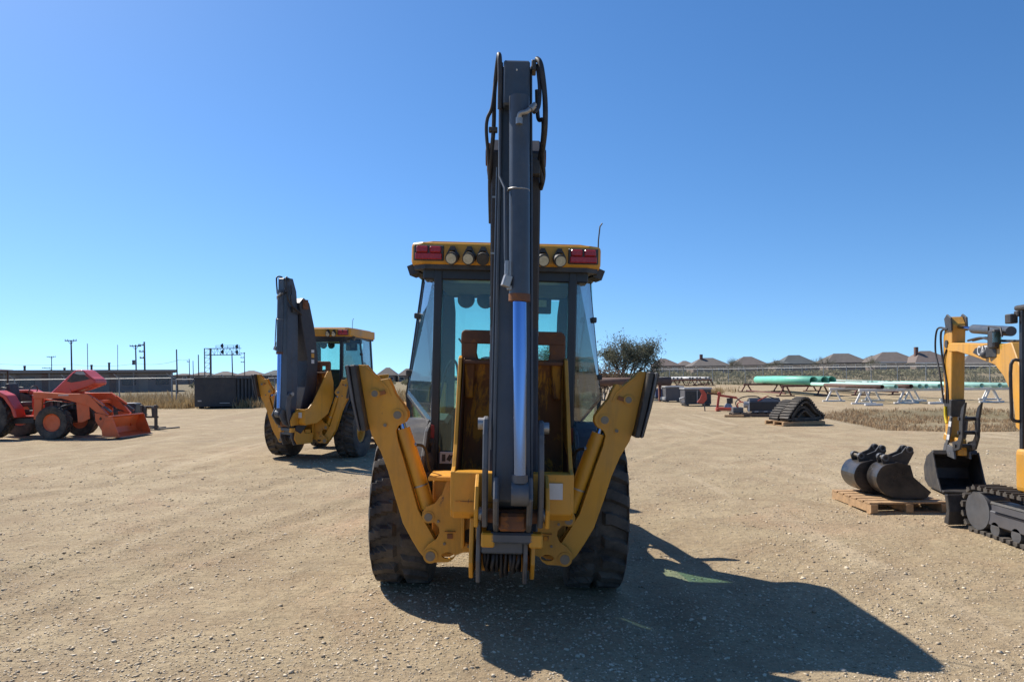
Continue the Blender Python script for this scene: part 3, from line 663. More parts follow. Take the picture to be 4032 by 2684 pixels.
        MB().prism([(x-s*-0.0, z) for x, z in S(Z4([(14, 100), (32, 98), (70, 330), (112, 528), (100, 528), (56, 330)], 5.6))], 'y', YL(5.50), YL(5.76)).build('pad_rubber', M['rubber'], pd, 0.006)
        for c, r, y0, y1 in ((c1, 0.030, 5.555, 5.70), (c0, 0.036, 5.515, 5.75), (cm, 0.030, 5.515, 5.75), (cp, 0.024, 5.545, 5.72), (cs, 0.013, 5.56, 5.60)):
            x, z = f1(c); pp = MB().cyl((x, YL(y0), z), (x, YL(y1), z), r, 18).build('pivot_pin', M['pin'], a)
            MB().cyl((x, YL(y0)+0.006, z), (x, YL(y0)+0.012, z), r*1.5, 20).build('pin_collar', M['yellow'], pp)
        x, z = f1(cp); MB().obox((x-s*0.03, YL(5.562), z), (0.10, 0.012, 0.03), (0, s*0.3, 0)).build('pin_retainer', M['rust_yellow'], a)
        u0 = Vector((f1(c1)[0], YL(5.63), f1(c1)[1])); u1 = Vector((f1(cm)[0], YL(5.63), f1(cm)[1])); d = (u1-u0)
        cyb = MB().cyl(u0+d*0.14, u0+d*0.93, 0.052, 20).build('stabilizer_cylinder', Yw, root)
        MB().cyl(u0, u0+d*0.16, 0.028).build('piston_rod', M['chrome'], cyb)
        MB().cyl(u0+d*0.70, u0+d*0.715, 0.055, 20).build('clamp_band', M['steel'], cyb)
        MB().tube([u0+d*0.20+Vector((-s*0.05, 0, 0)), u0+d*0.72+Vector((-s*0.058, 0, 0)), u0+d*0.9+Vector((-s*0.05, 0, 0))], 0.008, 6).build('oil_tube', Yw, cyb)
        hb = u0+d*0.30
        MB().tube(spline([hb+Vector((-s*0.05, 0.0, 0)), hb+Vector((-s*0.12, 0.06, -0.03)), hb+Vector((-s*0.16, 0.14, -0.22)), Vector((s*0.42, YL(5.80), 1.02)), Vector((s*0.34, YL(5.80), 0.90))], 6), 0.011, 7).build('hydraulic_hose', M['hose'], cyb)
        MB().cyl(hb+Vector((-s*0.035, 0, 0)), hb+Vector((-s*0.065, 0, 0)), 0.017, 8).build('hose_fitting', M['steel'], cyb)
        for bxp, bzp in ((0.30, 0.98), (0.30, 0.86), (0.45, 0.70), (0.22, 0.52), (0.40, 0.535)):
            MB().cyl((s*bxp, YL(5.518), bzp), (s*bxp, YL(5.5295), bzp), 0.011, 6).build('bolt', M['pin'], fr)
        MB().cyl(u1+Vector((0, -0.05, 0)), u1+Vector((0, 0.05, 0)), 0.055, 18).build('cylinder_eye', Yw, cyb)
    # ---- swing post
    kp = []
    ox = 0.035
    def B2(name, x0, x1, Y0, Y1, z0, z1, mat, bev=0.008, par=None):
        o = MB().box(ox+x0, ox+x1, YL(Y0), YL(Y1), z0, z1).build(name, mat, par or root, bev); 
        if par is None: kp.append(o)
        return o
    cst = MB().prism([(YL(5.52), 0.40), (YL(5.10), 0.40), (YL(5.02), 0.52), (YL(5.06), 0.82), (YL(5.20), 0.86), (YL(5.30), 0.62), (YL(5.52), 0.62)], 'x', ox-0.225, ox-0.195).build('swing_casting', Yw, root, 0.006); kp.append(cst)
    MB().prism([(YL(5.52), 0.40), (YL(5.10), 0.40), (YL(5.02), 0.52), (YL(5.06), 0.82), (YL(5.20), 0.86), (YL(5.30), 0.62), (YL(5.52), 0.62)], 'x', ox+0.195, ox+0.225).build('casting_cheek', Yw, cst, 0.006)
    MB().box(ox-0.195, ox+0.195, YL(5.30), YL(5.50), 0.40, 0.52).build('casting_floor', Yw, cst, 0.01)
    MB().box(ox-0.195, ox+0.195, YL(5.34), YL(5.50), 0.52, 0.70).build('casting_web', M['yellow'], cst, 0.01)
    for s in (-1, 1):
        MB().prism([(YL(5.30), 0.385), (YL(5.04), 0.385), (YL(4.97), 0.55), (YL(4.99), 0.86), (YL(5.12), 0.90), (YL(5.16), 0.70)], 'x', ox+s*0.160-0.014, ox+s*0.160+0.014).build('post_plate', M['link'], cst, 0.006)
    MB().box(ox-0.146, ox+0.146, YL(4.98), YL(5.14), 0.60, 0.70).build('post_crosspiece', M['charcoal_light'], cst, 0.012)
    for i in range(9):
        x = ox-0.125+i*0.030+random.uniform(-0.006, 0.006); dp = 0.40+0.05*abs(i-4)/4+random.uniform(0, 0.05); yy = random.uniform(5.02, 5.10)
        h = MB().tube(spline([(x, YL(5.12), 0.66), (x+0.004, YL(yy), 0.56), (x+random.uniform(-0.01, 0.01), YL(yy+0.02), dp+0.03), (x+0.01, YL(yy+0.10), dp), (x+0.01, YL(5.30), 0.56)], 5), 0.013, 7).build('hydraulic_hose', M['hose'], root); kp.append(h)
    # ---- boom, dipper, bucket (all swing together)
    bx = 0.10; BA = []
    def add(o): BA.append(o); return o
    def P(x, Y, z): return (bx+x, YL(Y), z)
    boomp = [(5.02, 0.70), (5.18, 0.62), (5.42, 0.86), (5.62, 1.60), (5.66, 2.20), (5.55, 2.90), (5.42, 3.38), (5.26, 3.48), (5.14, 3.36), (5.22, 2.85), (5.36, 2.15), (5.30, 1.60), (5.10, 0.95)]
    bo = add(MB().prism([(YL(y), z) for y, z in boomp], 'x', bx-0.175, bx+0.175).build('boom', M['boom'], root, 0.012))
    MB().bar(P(0, 5.66, 1.5), P(0, 5.50, 3.1), 0.10, 0.10, (0, 1, 0)).build('crowd_cylinder', M['boom'], bo)
    for s in (-1, 1):
        MB().cyl(P(s*0.176, 5.30, 3.36), P(s*0.215, 5.30, 3.36), 0.06, 16).build('pivot_boss', M['rust'], bo)
        MB().box(bx+s*0.19-0.014, bx+s*0.19+0.014, YL(5.22), YL(5.36), 3.24, 3.44).build('valve_block', M['rust'], bo, 0.006)
        # flat marks along the boom side
        for (z0, z1, mt) in ((2.33, 2.39, 'sticker'), (2.22, 2.31, 'yellow'), (2.10, 2.18, 'sticker')):
            MB().box(bx+s*0.178-0.0015, bx+s*0.178+0.0015, YL(5.46), YL(5.54), z0, z1).build('boom_mark', M[mt], bo)
    for zz in (1.95, 2.35): MB().cyl(P(-0.182, 5.50, zz), P(-0.172, 5.50, zz), 0.035, 14).build('boom_bolt', M['steel'], bo)
    # dipper: box section between two side plates
    dsec = [(4.84, 0.98), (4.98, 0.90), (5.10, 1.05), (5.14, 1.80), (5.17, 3.05), (5.13, 3.60), (5.04, 3.86), (4.92, 3.86), (4.90, 3.55), (4.88, 2.2)]
    dp = add(MB().prism([(YL(y), z) for y, z in dsec], 'x', bx-0.124, bx+0.124).build('dipper', M['charcoal'], root, 0.010))
    MB().prism([(YL(y), z) for y, z in [(4.825, 1.02), (4.85, 1.0), (4.925, 3.60), (4.925, 3.86), (4.885, 3.87), (4.878, 3.5)]], 'x', bx-0.140, bx-0.118).build('dipper_flange', M['charcoal_light'], dp, 0.004)
    MB().prism([(YL(y), z) for y, z in [(4.83, 1.02), (4.85, 1.0), (4.925, 3.60), (4.925, 3.84), (4.885, 3.85), (4.88, 3.5)]], 'x', bx+0.118, bx+0.134).build('dipper_flange', M['charcoal'], dp, 0.004)
    MB().box(bx-0.112, bx+0.112, YL(4.80), YL(4.93), 3.56, 3.85).build('dipper_head', M['charcoal'], dp, 0.012)
    MB().ball(P(0.0, 4.80, 3.785), 0.007).build('grease_fitting', M['sticker'], dp)
    # bucket cylinder
    cx_ = bx+0.018
    c0, c1_ = Vector((cx_, YL(4.78), 3.60)), Vector((cx_+0.012, YL(4.735), 2.29))
    bar = add(MB().cyl(c0, c1_, 0.066, 26).build('bucket_cylinder', M['charcoal'], root))
    MB().cyl(c1_+Vector((0, 0, 0.035)), c1_-Vector((0, 0, 0.012)), 0.070, 26).build('gland', M['rust'], bar)
    c2 = Vector((cx_+0.025, YL(4.70), 1.155))
    MB().cyl(c1_-Vector((0, 0, 0.01)), c2, 0.044, 26).build('piston_rod', M['chrome'], bar)
    ey = MB().cyl(c2+Vector((0, 0, 0.02)), c2-Vector((0, 0, 0.03)), 0.052, 18).cyl(c2+Vector((-0.055, 0, -0.10)), c2+Vector((0.055, 0, -0.10)), 0.078, 20).build('rod_eye', M['link'], bar)
    bz = 2.995; MB().tube([(cx_+0.068*math.cos(R(a)), YL(4.762)+0.068*math.sin(R(a)), bz) for a in range(0, 360, 20)], 0.007, 5, closed=True).build('clamp_band', M['steel'], bar)
    MB().tube([(cx_-0.125, YL(4.84), 3.86), (cx_-0.122, YL(4.83), 3.10), (cx_-0.085, YL(4.735), 3.0), (cx_-0.078, YL(4.70), 2.56), (cx_-0.070, YL(4.70), 2.44)], 0.011, 8).build('oil_tube', M['charcoal_light'], bar)
    MB().obox((cx_-0.070, YL(4.69), 2.40), (0.05, 0.05, 0.075), (0, 0.3, 0.3)).obox((cx_-0.045, YL(4.71), 2.36), (0.05, 0.03, 0.03)).build('port_block', M['steel'], bar, 0.004)
    MB().cyl((cx_-0.070, YL(4.695), 2.44), (cx_-0.069, YL(4.70), 2.53), 0.016, 8).build('hose_fitting', M['steel'], bar)
    el = MB().tube(spline([(cx_+0.0, YL(4.70), 3.42), (cx_+0.005, YL(4.685), 3.46), (cx_+0.05, YL(4.68), 3.475), (cx_+0.10, YL(4.70), 3.53)], 4), 0.016, 8).cyl((cx_, YL(4.70), 3.40), (cx_, YL(4.70), 3.44), 0.023, 8).cyl((cx_+0.07, YL(4.685), 3.49), (cx_+0.09, YL(4.693), 3.515), 0.022, 8).build('hose_elbow', M['steel'], bar)
    # hoses looping over the dipper head
    def hose(pts, r=0.014): return add(MB().tube(spline([P(x, y, z-0.085*sst(3.3, 3.7, z)) for x, y, z in pts], 6), r, 8).build('hydraulic_hose', M['hose'], root))
    hose([(-0.118, 4.80, 3.60), (-0.120, 4.78, 3.85), (-0.128, 4.80, 3.965), (-0.145, 4.95, 3.97), (-0.165, 5.02, 3.80), (-0.168, 5.05, 3.55), (-0.185, 5.10, 3.30), (-0.195, 5.2, 3.15), (-0.19, 5.35, 2.9)], 0.017)
    hose([(-0.160, 5.0, 3.88), (-0.180, 5.0, 3.70), (-0.215, 5.03, 3.62), (-0.222, 5.05, 3.50), (-0.205, 5.1, 3.30), (-0.20, 5.2, 3.18)], 0.013)
    hose([(0.145, 4.84, 3.96), (0.175, 4.80, 3.90), (0.202, 4.80, 3.70), (0.205, 4.82, 3.45), (0.192, 4.95, 3.28), (0.205, 5.1, 3.18), (0.19, 5.2, 3.12)], 0.019)
    hose([(0.150, 4.95, 3.80), (0.160, 4.95, 3.60), (0.195, 4.90, 3.55), (0.190, 4.92, 3.36), (0.172, 5.0, 3.25), (0.20, 5.1, 3.13)], 0.015)
    hose([(0.12, 4.70, 3.53), (0.155, 4.74, 3.60), (0.165, 4.80, 3.75), (0.15, 4.86, 3.93)], 0.014)
    MB().box(bx-0.165, bx-0.128, YL(4.86), YL(4.95), 3.805, 3.875).build('hose_clamp', M['black'], dp, 0.006)
    MB().box(bx+0.126, bx+0.165, YL(4.82), YL(4.92), 3.795, 3.865).build('hose_clamp', M['black'], dp, 0.006)
    MB().box(bx-0.235, bx-0.16, YL(5.03), YL(5.08), 3.46, 3.49).build('hose_clamp', M['black'], dp, 0.004)
    MB().box(bx+0.128, bx+0.20, YL(4.98), YL(5.06), 3.16, 3.27).build('hose_bracket', M['black'], dp, 0.006)
    for zz in (2.62, 3.0): MB().box(bx-0.19, bx-0.12, YL(5.0), YL(5.01), zz, zz+0.012).build('clip', M['steel'], dp)
    MB().tube([P(-0.152, 4.98, 3.2), P(-0.152, 4.97, 1.6), P(-0.150, 5.0, 1.3)], 0.010, 6).build('oil_line', M['charcoal'], dp)
    # linkage
    lk = []
    for s, zt in ((-1, 1.52), (1, 1.50)):
        pl = [(4.86, 0.80), (4.80, 0.95), (4.76, 1.20), (4.80, 1.42), (4.86, zt), (4.94, zt+0.01), (4.95, zt-0.08), (4.89, 1.35), (4.87, 1.15), (4.92, 0.95), (4.98, 0.82)]
        k = add(MB().prism([(YL(y), z) for y, z in pl], 'x', bx+s*0.182-0.018, bx+s*0.182+0.018).build('guide_link', M['link'], root, 0.008))
        MB().cyl(P(s*0.20, 4.90, zt-0.04), P(s*0.235, 4.90, zt-0.04), 0.04, 12).build('link_pin', M['steel'], k)
        MB().cyl(P(s*0.20, 4.92, 0.88), P(s*0.225, 4.92, 0.88), 0.045, 12).build('link_pin', M['steel'], k)
        ip = [(4.64, 1.02), (4.72, 1.16), (4.80, 1.13), (4.88, 0.95), (4.98, 0.80), (4.92, 0.76), (4.76, 0.84)]
        add(MB().prism([(YL(y), z) for y, z in ip], 'x', bx+s*0.108-0.018, bx+s*0.108+0.018).build('bucket_link', M['link'], root, 0.010))
    add(MB().cyl(P(-0.205, 4.92, 0.87), P(0.205, 4.92, 0.87), 0.048, 18).build('bucket_pin', M['rust'], root))
    add(MB().box(bx-0.095, bx+0.095, YL(4.84), YL(5.02), 0.78, 0.90).build('pivot_block', M['rust'], root, 0.02))
    MBx = MB().box(bx-0.15, bx+0.15, YL(4.90), YL(5.02), 0.685, 0.76).build('post_head', M['charcoal_light'], root, 0.015); add(MBx)
    for s in (-1, 1): add(MB().box(bx+s*0.16-0.045, bx+s*0.16+0.045, YL(4.90), YL(5.0), 0.66, 0.755).build('bucket_ear_end', M['yellow'], root, 0.01))
    # bucket: yellow outside, rust inside, teeth with a bolted bar
    bw = 0.405; bxx = 0.095
    back = [(5.06, 1.135), (5.05, 0.86), (5.10, 0.81), (5.40, 0.84), (5.72, 1.02), (5.88, 1.36), (5.88, 1.70), (5.80, 1.93)]
    inn = [(5.78, 1.925), (5.855, 1.70), (5.85, 1.38), (5.70, 1.06), (5.40, 0.90), (5.22, 1.00), (5.20, 1.135)]
    sh = add(MB().prism([(YL(y), z) for y, z in back+inn], 'x', bxx-bw, bxx+bw).build('bucket', M['yellow'], root, 0.006))
    MB().prism([(YL(y), z) for y, z in [(5.775, 1.925), (5.845, 1.70), (5.84, 1.385), (5.69, 1.07), (5.40, 0.912), (5.24, 1.005), (5.235, 1.0), (5.40, 0.905), (5.695, 1.063), (5.847, 1.38), (5.852, 1.70), (5.78, 1.927)]], 'x', bxx-bw+0.022, bxx+bw-0.022).build('inner_wall', M['rust_yellow'], sh)
    for s in (-1, 1):
        sidep = [(5.06, 1.135), (5.055, 0.87), (5.10, 0.82), (5.40, 0.85), (5.71, 1.03), (5.87, 1.36), (5.87, 1.70), (5.795, 1.95), (5.70, 1.93), (5.30, 1.30), (5.16, 1.16)]
        sd = MB().prism([(YL(y), z) for y, z in sidep], 'x', bxx+s*(bw+0.003)-0.014, bxx+s*(bw+0.003)+0.014).build('side_plate', M['yellow'], sh, 0.004)
        MB().prism([(YL(y), z) for y, z in [(5.775, 1.94), (5.705, 1.92), (5.31, 1.30), (5.18, 1.165), (5.20, 1.01), (5.40, 0.915), (5.69, 1.07), (5.84, 1.385), (5.845, 1.70)]], 'x', bxx+s*(bw-0.013)-0.003, bxx+s*(bw-0.013)+0.001).build('side_inner', M['rust'], sd)
    # ribs and rough lip welds on the inside of the lip
    for i in range(5):
        x = bxx-0.34+0.17*i
        tp = [(x-0.068, 1.90), (x-0.052, 1.955), (x-0.060, 2.05), (x+0.060, 2.05), (x+0.052, 1.955), (x+0.068, 1.90)] if i in (0, 2, 4) else None
        if tp is None: continue
        tp = [(a, z) for a, z in tp]
        MB().prism(tp, 'y', YL(5.76), YL(5.82)).build('tooth', M['rust'], sh, 0.006)
        MB().prism([(x-0.03, 1.62), (x+0.03, 1.62), (x+0.045, 1.90), (x-0.045, 1.90)], 'y', YL(5.755), YL(5.79)).build('tooth_shank', M['rust_yellow'], sh, 0.01)
    MB().prism([(bxx-bw, 1.90), (bxx-0.265, 1.90), (bxx-0.285, 1.97), (bxx-0.29, 2.05), (bxx-bw, 2.05)], 'y', YL(5.765), YL(5.815)).build('tooth', M['rust'], sh, 0.004)
    MB().prism([(bxx+bw, 1.90), (bxx+0.265, 1.90), (bxx+0.285, 1.97), (bxx+0.29, 2.05), (bxx+bw, 2.05)], 'y', YL(5.765), YL(5.815)).build('tooth', M['rust'], sh, 0.004)
    MB().box(bxx-0.15, bxx+0.15, YL(5.765), YL(5.815), 1.90, 2.05).build('tooth', M['rust'], sh, 0.004)
    MB().prism([(bxx-bw-0.005, 2.045), (bxx-bw, 2.13), (bxx-bw+0.02, 2.15), (bxx+bw-0.03, 2.15), (bxx+bw, 2.12), (bxx+bw+0.002, 2.045)], 'y', YL(5.76), YL(5.82)).build('cutting_bar', M['rust'], sh, 0.008)
    MB().box(bxx-bw+0.02, bxx+bw-0.02, YL(5.70), YL(5.78), 1.885, 1.915).build('lip', M['rust'], sh, 0.006)
    MB().box(bxx+0.245, bxx+0.345, YL(5.043), YL(5.0485), 0.965, 1.075).build('bucket_sticker', M['sticker'], sh)
    MB().box(bxx-bw+0.02, bxx-0.02, YL(5.044), YL(5.0515), 0.935, 0.939).build('weld_seam', M['rust_yellow'], sh)
    for s in (-1, 1):
        MB().prism([(YL(5.05), 0.82), (YL(4.86), 0.80), (YL(4.84), 0.92), (YL(4.92), 1.06), (YL(5.05), 1.13)], 'x', bxx+s*0.235-0.014, bxx+s*0.235+0.014).build('bucket_ear', M['yellow'], sh, 0.006)
    # the raised arm stands plumb although the machine leans, and the dipper narrows towards its head
    def shape(o, taper):
        for q in [o]+[c for c in bpy.data.objects if c.parent == o]:
            for v in q.data.vertices:
                t = min(1.1, max(0.0, (v.co.z-1.0)/2.9)); v.co.x = bx+(v.co.x-bx)*(1-(taper*t))-0.045*t
    for o in BA: shape(o, 0.24 if o.name.startswith('dipper') else (0.10 if o.name.startswith('hydraulic') else 0.0))
    # stray hoses and straps along the boom
    return root, BA, kp
def text(body, size, loc, rot, mat, parent, name, shear=0.0, rot_in=0.0, extrude=0.001):
    cu = bpy.data.curves.new(name, 'FONT'); cu.body = body; cu.size = size; cu.extrude = extrude; cu.shear = shear
    cu.offset = size*0.012
    o = bpy.data.objects.new('tmp_text', cu); COL.objects.link(o)
    dg = bpy.context.evaluated_depsgraph_get(); me = bpy.data.meshes.new_from_object(o.evaluated_get(dg)); bpy.data.objects.remove(o)
    m = Matrix.Translation(loc) @ Euler(rot).to_matrix().to_4x4() @ Matrix.Rotation(-rot_in, 4, 'Z')
    me.transform(m); me.materials.clear(); me.materials.append(mat)
    return link(name, me, parent)

near, BOOM, POST = make_backhoe()
near.location = (MX0, MY0, terr0(MX0, MY0)-0.004); near.rotation_euler = (0, TILT, 0)
tag(near, 'large yellow backhoe loader seen from behind with dark raised boom', 'backhoe', 'yellow backhoe loaders parked in the yard')
index_children()
far_ = copy_tree(near)
far_.location = (-4.42, 16.9, 0.0); far_.rotation_euler = (0, 0.022, R(-8))
tag(far_, 'smaller looking yellow backhoe loader parked further back between tractor and near backhoe', 'backhoe')
bpy.context.view_layer.update()
# the far machine's boom is swung about its post
swing = Matrix.Translation((0.035, YL(5.42), 0)) @ Matrix.Rotation(R(-24), 4, 'Z') @ Matrix.Translation((-0.035, -YL(5.42), 0))
srcs = [c for c in ALL_CH[near.name]]
dsts = [o for o in bpy.data.objects if o.parent == far_]
bn = {o.data.name for o in BOOM+POST}
for o in dsts:
    if o.data and o.data.name in bn: o.matrix_basis = swing @ o.matrix_basis

# ------------------------------------------------------------------ compact tractor with front loader, hood open; it faces +x
def make_tractor():
    FX, FY = -14.05, 22.7                               # front axle, near side wheel line
    r = empty('tractor', (FX, FY+0.70, 0), label='orange red tractor with front loader and its hood tipped open', cat='tractor')
    O, Rd, Bk = M['orange'], M['tractor_red'], M['black']
    fm = tyre_mesh('tractor_front_tyre', 0.47, 0.30, 0.25, 16, 0.03); rm = tyre_mesh('tractor_rear_tyre', 0.66, 0.42, 0.34, 18, 0.04)
    def tw(name, me, rim, w, x, y, z):
        o = link(name, me, r); o.location = (x, y, z); o.rotation_euler = (0, 0, R(90)); rim_mb(rim, w, 0.07).build('rim', O, o); return o
    for s in (-1, 1):
        tw('front_wheel', fm, 0.25, 0.30, 0, s*0.62, 0.462); tw('rear_wheel', rm, 0.34, 0.42, -1.85, s*0.66, 0.65)
    # body (x forward)
    MB().box(-1.6, 0.45, -0.18, 0.18, 0.48, 0.80).build('chassis', Bk, r, 0.02)
    MB().cyl((0, -0.5, 0.47), (0, 0.5, 0.47), 0.07).build('front_axle', Bk, r)
    MB().box(-0.55, 0.62, -0.24, 0.24, 0.78, 1.14).build('engine', M['interior'], r, 0.03)
    for s in (-1, 1):
        MB().prism([(-2.5, 0.95), (-2.45, 1.25), (-2.2, 1.38), (-1.5, 1.38), (-1.22, 1.25), (-0.98, 0.86), (-0.92, 0.62), (-1.02, 0.62), (-1.1, 0.88), (-1.32, 1.18), (-1.6, 1.30), (-2.2, 1.30), (-2.38, 1.2), (-2.42, 0.95)], 'x', 0, 1).build('tmp', Rd) if False else None
        f = MB().prism([(-2.5, 0.95), (-2.45, 1.25), (-2.2, 1.38), (-1.5, 1.38), (-1.22, 1.25), (-0.98, 0.86), (-0.92, 0.62), (-1.02, 0.62), (-1.1, 0.88), (-1.32, 1.18), (-1.6, 1.30), (-2.2, 1.30), (-2.38, 1.2), (-2.42, 0.95)], 'y', s*0.66-0.20, s*0.66+0.20).build('rear_fender', Rd, r, 0.02)
        MB().box(-1.30, -0.50, s*0.42-0.16, s*0.42+0.16, 0.62, 0.66).build('step', Rd, r, 0.01)
        MB().box(-1.28, -0.62, s*0.52-0.06, s*0.52+0.06, 0.43, 0.60).build('step_tank', Bk, r, 0.02)
        MB().prism([(-0.95, 0.62), (-0.60, 0.62), (-0.62, 1.18), (-0.80, 1.25)], 'y', s*0.22-0.03, s*0.22+0.03).build('cowl_side', Rd, r, 0.02)
    MB().box(-1.65, -1.2, -0.22, 0.22, 0.90, 1.04).obox((-1.66, 0, 1.30), (0.12, 0.42, 0.55), (0, -0.15, 0)).build('seat', Bk, r, 0.04, 2)
    MB().box(-0.95, -0.55, -0.22, 0.22, 0.85, 1.25).build('cowl', Rd, r, 0.05, 2)
    MB().tube([(-1.05+0.05*math.sin(a*math.pi/10), 0.17*math.cos(a*math.pi/10), 1.36+0.14*math.sin(a*math.pi/10)) for a in range(20)], 0.014, 6, closed=True).build('steering_wheel', Bk, r)
    for s in (-1, 1): MB().tube(spline([(-1.75, s*0.32, 1.0), (-1.78, s*0.34, 1.42), (-1.60, s*0.34, 1.44)], 4), 0.018, 6).build('rollbar_post', Bk, r)
    # hood, hinged at the rear, front lifted
    hd = [(-0.42, 1.22), (-0.10, 1.50), (0.30, 1.86), (0.42, 1.95), (0.62, 1.94), (0.86, 1.74), (0.98, 1.66), (1.00, 1.52), (0.80, 1.44), (0.55, 1.36), (0.20, 1.27)]
    hood = MB().prism(hd, 'y', -0.30, 0.30).build('hood', Rd, r, 0.06, 3)
    MB().prism([(0.16, 1.62), (0.36, 1.84), (0.62, 1.84), (0.86, 1.68), (0.60, 1.62), (0.3, 1.58)], 'y', -0.303, 0.303).build('hood_vent', Bk, hood)
    MB().prism([(0.40, 1.84), (0.46, 1.90), (0.64, 1.90), (0.74, 1.80), (0.55, 1.80)], 'y', -0.307, 0.307).build('headlight', M['grey_lid'], hood)
    MB().cyl((0.18, -0.31, 1.30), (0.18, 0.31, 1.30), 0.12, 16).build('hood_hinge_cover', Rd, hood)
    # loader
    la = [(-0.62, 1.33), (-0.30, 1.32), (0.30, 1.27), (0.95, 1.27), (1.05, 1.20), (1.55, 0.66), (1.42, 0.58), (0.98, 0.92), (0.62, 1.02), (0.2, 1.14), (-0.62, 1.14)]
    for s in (-1, 1):
        y = s*0.56
        a = MB().prism(la, 'y', y-0.05, y+0.05).build('loader_arm', O, r, 0.012)
        MB().box(0.62-0.5, 0.62-0.2, y-0.052-0.001 if s < 0 else y+0.05, y-0.05 if s < 0 else y+0.053, 1.215, 1.238).build('arm_decal', M['sticker'], a)
        MB().prism([(-0.60, 1.14), (-0.62, 0.55), (-0.40, 0.55), (-0.36, 1.14)], 'y', y-0.04, y+0.04).build('loader_tower', O, r, 0.01)
        MB().prism([(0.62, 1.02), (0.98, 0.94), (1.0, 0.56), (0.80, 0.46), (0.66, 0.46)], 'y', y-0.012, y+0.012).build('arm_gusset', O, r)
        MB().cyl((-0.45, y, 0.70), (0.55, y, 1.0), 0.035).build('lift_cylinder', Bk, r)
        MB().cyl((1.02, y+0.02, 1.16), (1.62, y+0.02, 0.74), 0.032).build('tilt_cylinder', M['link'], r)
        MB().bar((1.1, y, 1.15), (1.42, y, 0.92), 0.05, 0.05).build('tilt_link', O, r)
        MB().prism([(1.20, 0.72), (1.50, 0.66), (1.62, 0.30), (1.40, 0.22), (1.22, 0.50)], 'y', y-0.09, y-0.07, [circ(1.37, 0.56, 0.055, 4), circ(1.47, 0.36, 0.05, 4)]).build('quick_attach_plate', O, r)
    MB().box(0.92, 0.99, -0.56, 0.56, 0.98, 1.06).build('cross_tube', O, r, 0.01)
    MB().bar((-0.55, -0.3, 1.12), (0.42, -0.3, 0.98), 0.04, 0.04).build('brush_guard', O, r)
    # bucket
    bp = [(1.50, 0.08), (2.02, 0.03), (2.04, 0.06), (1.60, 0.13), (1.55, 0.30), (1.66, 0.58), (1.80, 0.62), (1.78, 0.65), (1.62, 0.62), (1.48, 0.30)]
    b = MB().prism(bp, 'y', -0.80, 0.80).build('loader_bucket', O, r, 0.006)
    for s in (-1, 1): MB().prism([(1.52, 0.08), (2.0, 0.04), (1.98, 0.14), (1.80, 0.62), (1.64, 0.60), (1.52, 0.30)], 'y', s*0.81-0.012, s*0.81+0.012).build('bucket_side', O, b)
    MB().box(1.98, 2.07, -0.80, 0.80, 0.025, 0.045).build('cutting_edge', M['steel'], b)
    for s in (-1, 1):
        y = s*0.50
        MB().tube(spline([(-0.5, y, 0.9), (-0.2, y, 1.06), (0.4, y, 1.0), (0.8, y, 0.98), (1.1, y, 0.80), (1.35, y, 0.72)], 5), 0.014, 6).build('hydraulic_hose', M['hose'], r)
        MB().cyl((0.05, y*1.32, 0.462), (0.05, y*1.36, 0.462), 0.07, 12).build('hub_cap', M['orange'], r)
    for k in range(4): MB().box(-0.35+k*0.2, -0.27+k*0.2, -0.27, -0.24, 0.84, 1.06).build('engine_rib', M['link'], r, 0.006)
    MB().cyl((0.30, -0.2, 1.0), (0.30, -0.2, 1.2), 0.07, 12).build('air_filter', Bk, r)
    MB().cyl((0.1, 0.0, 0.95), (0.52, 0.0, 0.95), 0.16, 14).build('radiator_fan', Bk, r)
    MB().tube([(-2.2, -0.5, 1.2), (-2.2, -0.5, 1.95), (-2.2, 0.5, 1.95), (-2.2, 0.5, 1.2)], 0.03, 8).build('rollbar', Bk, r)
    MB().box(-1.66, -1.50, -0.69, -0.67, 1.20, 1.30).build('tail_lamp', M['lens_red'], r)
    r.rotation_euler = (0, 0, R(-3)); r.scale = (1.09, 1.09, 1.09); return r
make_tractor()

# pallet fork carriage and black attachment behind the tractor
def fork_carriage():
    p = ground_hit(588, 1692)
    r = empty('pallet_fork_frame', (p.x, p.y, 0), R(-20), 'black upright pallet fork frame standing by the tractor bucket', 'fork frame')
    for x in (-0.32, 0.32):
        MB().box(x-0.05, x+0.05, -0.05, 0.03, 0.0, 0.88).build('upright', M['black'], r, 0.01)
        MB().box(x-0.05, x+0.05, -0.06, 1.05, 0.0, 0.04).build('fork', M['black'], r, 0.008)
    for z in (0.42, 0.78, 0.08): MB().box(-0.36, 0.36, 0.03, 0.08, z, z+0.07).build('crossbar', M['black'], r, 0.008)
    for x in (-0.2, 0.2): MB().prism([(x-0.06, 0.45), (x+0.06, 0.45), (x+0.09, 0.80), (x-0.09, 0.80)], 'y', -0.02, 0.03).build('hook_plate', M['frame_black'], r, 0.006)
fork_carriage()
def blade_attachment():
    r = empty('box_attachment', (-14.3, 27.0, 0), R(4), 'black steel box shaped attachment lying behind the orange bucket', 'attachment')
    MB().prism([(-0.22, 0.16), (0.40, 0.16), (0.42, 0.70), (0.30, 0.92), (-0.18, 0.92), (-0.26, 0.6)], 'x', -0.70, 0.62).build('housing', M['black'], r, 0.03, 2)
    MB().box(-0.55, 0.55, -0.20, 0.34, 0.92, 0.94).build('top_plate', M['grey_lid'], r, 0.004)
    MB().box(-0.05, 0.08, -0.285, -0.25, 0.72, 0.86).build('lug', M['steel'], r)
    for x in (-0.55, 0.5): MB().box(x-0.05, x+0.05, -0.2, 0.45, 0.0, 0.16).build('skid_foot', M['black'], r)
    MB().box(0.62, 0.95, -0.1, 0.0, 0.48, 0.54).build('hitch_bar', M['grey_lid'], r)
blade_attachment()

